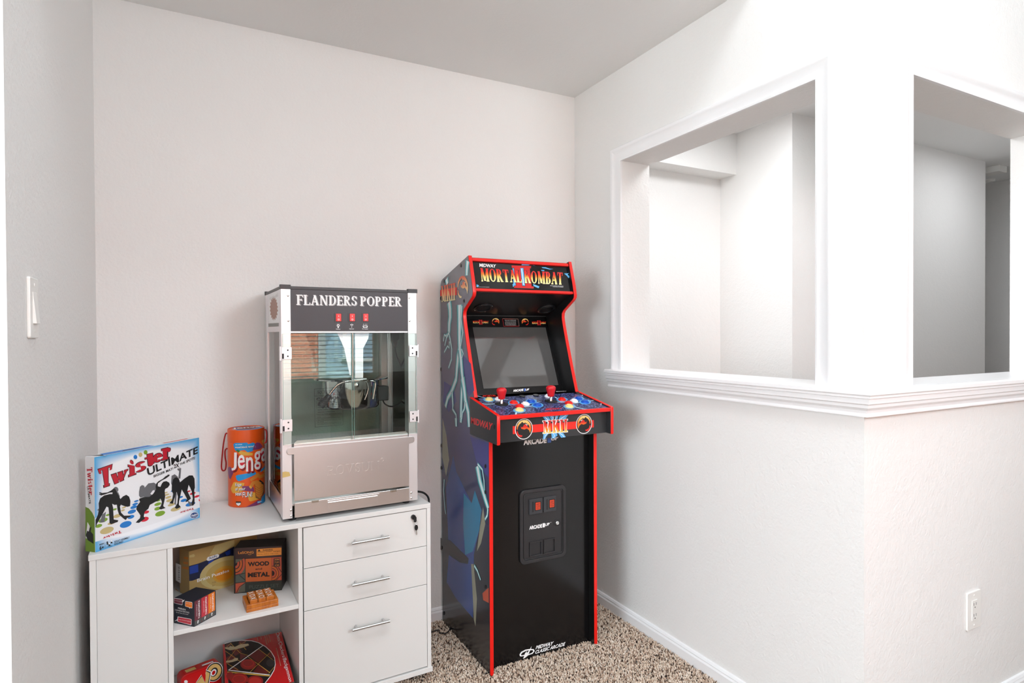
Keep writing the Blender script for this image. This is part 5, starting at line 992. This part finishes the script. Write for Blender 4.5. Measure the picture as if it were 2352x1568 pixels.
for pts, m in (([(1142, 748), (1160, 718), (1210, 692), (1262, 684), (1302, 686), (1314, 708), (1290, 738), (1240, 756), (1208, 782), (1182, 796), (1196, 762), (1160, 770), (1146, 764)], m_white), ([(1158, 748), (1176, 726), (1216, 706), (1250, 700), (1232, 724), (1196, 750), (1166, 758)], m_blkgl), ([(1262, 700), (1290, 698), (1298, 712), (1276, 732), (1244, 742)], m_blkgl), ([(1258, 690), (1278, 654), (1270, 692)], m_white), ([(1200, 740), (1226, 706), (1222, 736), (1256, 704), (1232, 752), (1224, 740), (1204, 776)], m_white)): a.poly(pts, m)
a.build('maker_logo', arc)
m_cd = M('coin_door_black', (40, 39, 41), .38); zC = Zm(1180, 1100, 7.464); cq = lambda x, y, d=.006: FF.px(zC([(x, y)])[0], d)
ca, cb = cq(105, 900), cq(893, 800); u0, u1 = ca[0], cb[0]; v1, v0 = cq(500, 146)[1], cq(500, 1398)[1]
o1 = rrect(u0, u1, v0, v1, .022, 6); ins = lambda g, r_: rrect(u0 + g, u1 - g, v0 + g, v1 - g, r_, 6)
door = MB().ring(FF, o1, ins(.0135, .012), 0, .0085, m_cd).ring(FF, ins(.0165, .010), ins(.0195, .008), .001, .0075, m_cd).prism(FF, ins(.010, .014), .0, .0045, m_cd).build('coin_door', arc, bevel=.0018)
for bx0, bx1, by0, by1 in ((262, 486, 345, 606), (508, 722, 302, 564)):
    p0, p1 = cq(bx0, (by0 + by1) / 2), cq(bx1, (by0 + by1) / 2); w0, w1 = cq((bx0 + bx1) / 2, by1 - 12)[1], cq((bx0 + bx1) / 2, by0 - 12)[1]
    s_ = MB().prism(FF, rrect(p0[0], p1[0], w0, w1, .003, 4), .0045, .0100, M('coin_slot_grey', (52, 54, 58), .4)).build('coin_slot', door, bevel=.0012)
    uu = p1[0] - p0[0]; hh = w1 - w0; MB().box(FF, p0[0] + uu * .21, p0[0] + uu * .30, w0 + hh * .16, w1 - hh * .16, .0099, .0104, m_blkm).box(FF, p0[0] + uu * .40, p0[0] + uu * .88, w0 + hh * .22, w1 - hh * .20, .0099, .0106, m_blkm).build('slot_opening', s_)
    lt = Art(FF, base=.0108); e0, e1, f0, f1 = p0[0] + uu * .46, p0[0] + uu * .82, w0 + hh * .27, w1 - hh * .25; lt.quad(e0, e1, f0, f1, M('coin_light', (196, 62, 30), .3, emit=.25))
    for t, fa, fb in (('INSERT', .62, .88), ('COIN', .36, .58), ('25¢', .08, .30)):
        for vs_, fs in sans(t, .02): lt.mb.add([FF.P(e0 + (e1 - e0) * (.12 + .76 * p), f0 + (f1 - f0) * (fa + (fb - fa) * q), lt.d + 3e-5) for p, q in vs_], [tuple(f) for f in fs], P_maroon)
    tag(lt.build('coin_light', s_), 'small red lit coin reject button')
for bx0, bx1, by0, by1 in ((268, 480, 1070, 1318), (512, 708, 1025, 1268)):
    p0, p1 = cq(bx0, (by0 + by1) / 2), cq(bx1, (by0 + by1) / 2); w0, w1 = cq((bx0 + bx1) / 2, by1 - 6)[1], cq((bx0 + bx1) / 2, by0 - 6)[1]; g = .0042
    MB().ring(FF, [(p0[0], w0), (p1[0], w0), (p1[0], w1), (p0[0], w1)], [(p0[0] + g, w0 + g), (p1[0] - g, w0 + g), (p1[0] - g, w1 - g), (p0[0] + g, w1 - g)], .0045, .0095, m_cd).build('coin_return', door, bevel=.0008)
c = cq(742, 748); MB().lathe(FF, c, [(.0075, .0045), (.0075, .0105), (.0065, .0115), (.003, .0115), (.0028, .0100)], m_chrome, 20).build('door_lock', door, smooth=True); MB().ring(FF, [(c[0] + .0155 * math.cos(i * .2618), c[1] + .0155 * math.sin(i * .2618)) for i in range(24)], [(c[0] + .0135 * math.cos(i * .2618), c[1] + .0135 * math.sin(i * .2618)) for i in range(24)], .0045, .0056, m_cd).build('lock_plate', door)
a = Art(FF, base=.0046, z=zC); a.text('ARCADE', [(256, 800), (476, 760), (474, 826), (258, 862)], m_white, bold=.05); a.text('1', [(484, 752), (522, 746), (524, 816), (484, 824)], m_white, bold=.06); a.text('UP', [(524, 756), (606, 738), (604, 786), (526, 802)], m_white, bold=.04); a.text('TM', [(608, 734), (634, 728), (634, 740), (608, 746)], m_white); a.build('door_lettering', door)
# marquee
MV = Vector((0, .3665 - .3246, 1.578 - 1.4331)); MF = Fr((XL + PT, -.3665, 1.4331), (1, 0, 0), MV); MH = MV.length; MW = XR - XL - 2 * PT
zM = Zm(1060, 590, 8.711); MG = MF.shifted(-.012); b0 = MF.px(zM([(285, 672)])[0], -.003)[1]; b1 = MF.px(zM([(285, 622)])[0], -.003)[1]; t0 = MF.px(zM([(210, 70)])[0], -.003)[1]
MB().box(MF, 0, MW, b0, b1, -.016, -.003, m_tred).build('marquee_trim', arc, bevel=.0008); MB().box(MF, 0, MW, t0, MH - .0065, -.016, -.003, m_tred).build('marquee_trim', arc, bevel=.0008)
MB().box(MF, 0, MW, b0, MH - .008, -.020, -.012, m_blkgl).build('marquee', arc)
a = Art(MG, z=zM)
for p in ([(1210, 140), (1380, 150), (1340, 168), (1200, 165)], [(1420, 158), (1490, 185), (1440, 170)], [(1600, 205), (1680, 205), (1760, 235), (1840, 240), (1760, 250), (1690, 232), (1620, 222)], [(1590, 260), (1660, 262), (1650, 282), (1600, 275)], [(2050, 330), (2150, 325), (2120, 350), (2170, 400), (2140, 425), (2110, 380)], [(1430, 540), (1560, 590), (1540, 625), (1480, 600), (1440, 580)], [(1020, 540), (1080, 530), (1075, 570), (1030, 600)], [(300, 545), (350, 570), (330, 600), (300, 590)]): a.poly(p, P_lb)
a.poly([(1020, 205), (1060, 205), (1090, 580), (1040, 590)], P_lb)
for o, m in ((9, P_black), (0, M('art_deep_red', (198, 18, 16), .4))):
    for p in ([(1000, 170), (1392, 182), (1384, 226), (1006, 216)], [(1050, 216), (1170, 220), (1216, 592), (1096, 588)], [(1244, 222), (1362, 226), (1402, 596), (1278, 594)], [(1060, 578), (1446, 592), (1440, 630), (1052, 618)]):
        cx = sum(x for x, y in p) / 4; cy = sum(y for x, y in p) / 4; a.poly([(x + (o if x > cx else -o), y + (o if y > cy else -o)) for x, y in p], m)
a.poly([(1176, 222), (1236, 224), (1270, 575), (1218, 572)], P_lb); a.line([(1200, 235), (1215, 330), (1230, 450), (1245, 560)], .003, m_white)
for o, m, kk in ((7, P_black, dict(T=.28, t=.12, sl=.08, gap=.03)), (0, G_fire, dict(T=.24, t=.075, sl=.05, gap=.06))):
    a.stext('MORTAL', [(372 - o, 222 - o), (1180 + o, 272 - o), (1214 + o, 512 + o), (398 - o, 490 + o)], m, **kk); a.stext('KOMBAT', [(1244 - o, 272 - o), (2020 + o, 314 - o), (2028 + o, 556 + o), (1262 - o, 522 + o)], m, **kk)
a.text('MIDWAY', [(358, 130), (690, 150), (682, 216), (356, 198)], m_white, bold=.03); a.text('TM & © 2021 ALL RIGHTS RESERVED', [(290, 592), (556, 600), (556, 610), (290, 602)], m_white); a.text('MORTAL KOMBAT AND RELATED', [(1774, 570), (2036, 580), (2036, 590), (1774, 580)], m_white, bold=.02); a.text('CHARACTERS ARE TRADEMARKS', [(1824, 592), (2036, 598), (2036, 608), (1824, 602)], m_white, bold=.02); a.build('marquee_print', arc)
# speaker board, bezel, screen
BZ1 = Vector((0, -.1346, 1.3484)); BZ0 = Vector((0, -.2748, 1.0180)); BZF = Fr((XL + PT, BZ0.y, BZ0.z), (1, 0, 0), BZ1 - BZ0); BH_ = (BZ1 - BZ0).length
SP1 = MF.P(0, b0 + .004, -.012); SPF = Fr((XL + PT, BZ1.y, BZ1.z), (1, 0, 0), Vector((0, SP1.y - BZ1.y, SP1.z - BZ1.z))); SL_ = math.hypot(SP1.y - BZ1.y, SP1.z - BZ1.z)
MB().box(SPF, 0, MW, 0, SL_, -.012, 0, m_blks).build('speaker_panel', arc); MB().box(SPF, 0, MW, -.001, .002, 0, .0012, M('seam_grey', (90, 88, 86), .4)).build('seam_strip', arc)
for x, y in ((440, 1012), (1700, 1042)):
    c = SPF.px(zM([(x, y)])[0]); circ = lambda r_: [(c[0] + r_ * math.cos(i * .19635), c[1] + r_ * math.sin(i * .19635)) for i in range(32)]
    s_ = MB().ring(SPF, circ(.042), circ(.033), 0, .004, m_blk).ring(SPF, circ(.0325), circ(.031), 0, .0055, m_blk).prism(SPF, circ(.031), 0, .0012, m_blkm).build('speaker', arc, bevel=.0008)
    for t in (.6, 2.2, 3.7, 5.3): MB().lathe(SPF, (c[0] + .0375 * math.cos(t), c[1] + .0375 * math.sin(t)), [(.0022, .0038), (.002, .005), (.001, .0055)], m_chrome, 8).build('screw', s_)
MB().box(BZF, 0, MW, 0, BH_, -.012, 0, m_blkgl).build('bezel', arc)
m_scr = M('screen_glass', (78, 78, 77), .05, spec=1.0, coat=1.0); sp4 = [BZF.px(q) for q in ((1087.8, 752), (1255.5, 751.4), (1279.3, 883.9), (1108.2, 893))]
su0 = (sp4[0][0] + sp4[3][0]) / 2; su1 = (sp4[1][0] + sp4[2][0]) / 2; sv0 = (sp4[2][1] + sp4[3][1]) / 2; sv1 = (sp4[0][1] + sp4[1][1]) / 2
MB().box(BZF, su0, su1, sv0, sv1, -.001, .0012, m_scr).build('screen', arc)
a = Art(BZF, z=zM); P_mred = M('bezel_red', (196, 26, 24), .4)
for x0_, x1_, y in ((228, 540, 1276), (1410, 1692, 1290)):
    xm = (x0_ + x1_) / 2; a.text('MORTAL', [(x0_, y), (xm - 18, y + 4), (xm - 18, y + 48), (x0_ + 4, y + 52)], G_fire, bold=.03); a.text('KOMBAT', [(xm + 18, y + 2), (x1_, y + 4), (x1_, y + 50), (xm + 18, y + 48)], G_fire, bold=.03); a.stext('II', [(xm - 40, y - 18), (xm + 30, y - 18), (xm + 38, y + 74), (xm - 34, y + 74)], P_mred, T=.3, t=.16)
emblem(a, (684, 1298), (86, 0), (0, -82), ring=False); emblem(a, (1272, 1302), (80, 0), (0, -78), ring=False, flip=True)
for p in ([(820, 1234), (1130, 1240)], [(1130, 1240), (1152, 1384)], [(1152, 1384), (842, 1386)], [(842, 1386), (820, 1234)]): a.line(p, .0012, P_mred if p[0][1] > 1300 else P_bur)
for k, t in enumerate(('HOW TO PLAY', 'PRESS START TO BEGIN GAME', 'USE JOYSTICK TO MOVE AND JUMP', 'BUTTONS PUNCH KICK AND BLOCK', 'BEST OF THREE ROUNDS WINS', 'CHOOSE FIGHTER THEN BATTLE')): y = 1236 + k * 24; a.text(t, [(862 + k * 3, y), (1090 - (k == 0) * 60, y + 3), (1090 - (k == 0) * 60, y + 13), (862 + k * 3, y + 10)], m_white if k else P_mred)
a.z = zD; a.text('ARCADE', [(772, 162), (928, 146), (926, 182), (776, 194)], m_white, bold=.05); a.text('1', [(934, 144), (962, 140), (962, 186), (934, 188)], P_logo, bold=.06); a.text('UP', [(958, 150), (1016, 142), (1012, 172), (960, 178)], m_white, bold=.04); a.build('bezel_print', arc)
# back, roof, floor boards
MB().box(WORLD, XL + PT, XR - PT, -.034, -.022, .003, 1.49, m_blks).build('back_panel', arc)
TFm = Fr((XL + PT, -.046, 1.5035), (1, 0, 0), (0, -.2766, .0685)); MB().box(TFm, 0, MW, 0, .284, 0, .006, m_blks).build('top_panel', arc)
MB().box(WORLD, XL + PT, XR - PT, -.458, -.034, .003, .015, m_blks).build('bottom_panel', arc)
# side artwork (bolts of lightning over dark ground, blue panels)
a = Art(FAL, z=None); a.put(prof_side, G_side); z1 = Zm(1000, 590, 3.92); z2 = Zm(1000, 960, 3.136); a.z = z2
P_sb = M('art_side_blue', (40, 74, 140), .2); P_sb2 = M('art_side_cyan', (30, 124, 164), .2); P_sdk = M('art_side_dark', (22, 22, 26), .17); P_slt = M('art_side_stone', (150, 148, 128), .25); P_vio = M('art_side_violet', (62, 66, 132), .2)
a.z = z1; a.poly([(250, 880), (320, 960), (350, 1200), (300, 1260), (250, 1100)], P_vio); a.poly([(80, 1120), (170, 1180), (190, 1300), (120, 1400), (70, 1300)], P_vio); a.z = z2
a.poly([(250, 130), (385, 180), (384, 430), (300, 330)], P_vio)
a.poly([(130, 270), (150, 380), (215, 520), (262, 612), (285, 520), (332, 660), (318, 800), (278, 980), (272, 1440), (150, 1300), (82, 1180), (98, 980), (78, 500)], P_sb)
a.poly([(205, 540), (262, 612), (285, 520), (332, 660), (318, 800), (270, 960), (215, 985), (200, 760)], P_sb2)
a.poly([(30, 860), (110, 880), (240, 1010), (236, 1050), (180, 1040), (28, 940)], P_sdk); a.poly([(258, 1050), (276, 1050), (300, 1300), (290, 1500), (278, 1450)], P_slt); a.poly([(345, 640), (360, 760), (330, 900), (300, 960), (320, 800)], P_slt); a.poly([(52, 0), (80, 120), (100, 300), (78, 420), (50, 280)], P_slt); a.poly([(340, 1260), (384, 1220), (385, 1330), (345, 1310)], P_terr)
def bolts(zz, L):
    a.z = zz
    for p, w in L: a.bolt(p, w, P_core, P_cyan, P_teal)
bolts(z1, [([(101, 196), (104, 215), (110, 242)], .020), ([(292, 36), (288, 70), (284, 120), (283, 166)], .018), ([(124, 405), (132, 470), (134, 540), (126, 600), (124, 660), (122, 690)], .022), ([(122, 690), (134, 740), (148, 830), (146, 920), (120, 1000)], .008), ([(122, 690), (96, 712), (82, 700), (74, 760)], .008), ([(118, 690), (100, 730), (86, 800)], .006), ([(128, 760), (125, 820), (112, 800), (80, 860)], .006), ([(220, 430), (220, 560), (218, 700), (220, 830)], .026), ([(240, 440), (232, 560), (248, 680), (230, 800)], .007), ([(220, 830), (205, 900), (196, 1000), (188, 1100), (150, 1205), (112, 1270), (92, 1350)], .018), ([(222, 830), (232, 930), (240, 1030), (246, 1090), (238, 1220), (234, 1330), (230, 1490)], .018), ([(238, 830), (252, 870), (240, 910)], .006), ([(246, 1090), (260, 1180), (272, 1290), (298, 1400), (306, 1530)], .020), ([(152, 1210), (160, 1330), (158, 1370), (188, 1420), (194, 1520)], .009), ([(270, 1300), (262, 1370), (246, 1400), (238, 1470)], .007)])
bolts(z2, [([(304, 345), (322, 450), (345, 530), (366, 600), (382, 650)], .018), ([(306, 330), (340, 370), (352, 450), (356, 520)], .006), ([(66, 440), (62, 520), (66, 600), (76, 690)], .005), ([(282, 1060), (305, 1100), (328, 1165)], .006), ([(150, 0), (152, 60)], .012), ([(188, 0), (186, 30)], .010), ([(380, 650), (376, 700), (360, 730)], .006)])
a.z = z1; a.poly([(46, 298), (196, 272), (196, 344), (46, 352)], P_ared); a.stext('MKII', [(56, 262), (182, 232), (182, 388), (58, 406)], G_pale, T=.26, t=.07, sl=.07, gap=.05); emblem(a, (250, 278), (55, 2), (0, -122), ring=False, mats=(G_pale, G_pale, G_pale))
for x, y in ((82, 218), (233, 76), (52, 372), (258, 397), (54, 1010)): a.ell((x, y), 6.5, 17, P_black)
a.z = z2
for x, y in ((46, 197), (46, 357), (362, 345), (362, 532), (46, 932), (362, 1215), (62, 1404)): a.ell((x, y), 6, 14, P_black)
a.build('side_print', arc)
cz = lambda x, y: onz((x, y), .012)
MB().tube(spline([Vector((-1.02, -.20, .010)), cz(997, 1449), cz(1010, 1452.5), cz(1023, 1454), Vector((-.725, -.12, .012)), Vector((-.70, -.06, .02)), Vector((-.68, -.03, .10))], 6), .0022, m_blkm, 8).build('power_cord', arc, smooth=True)
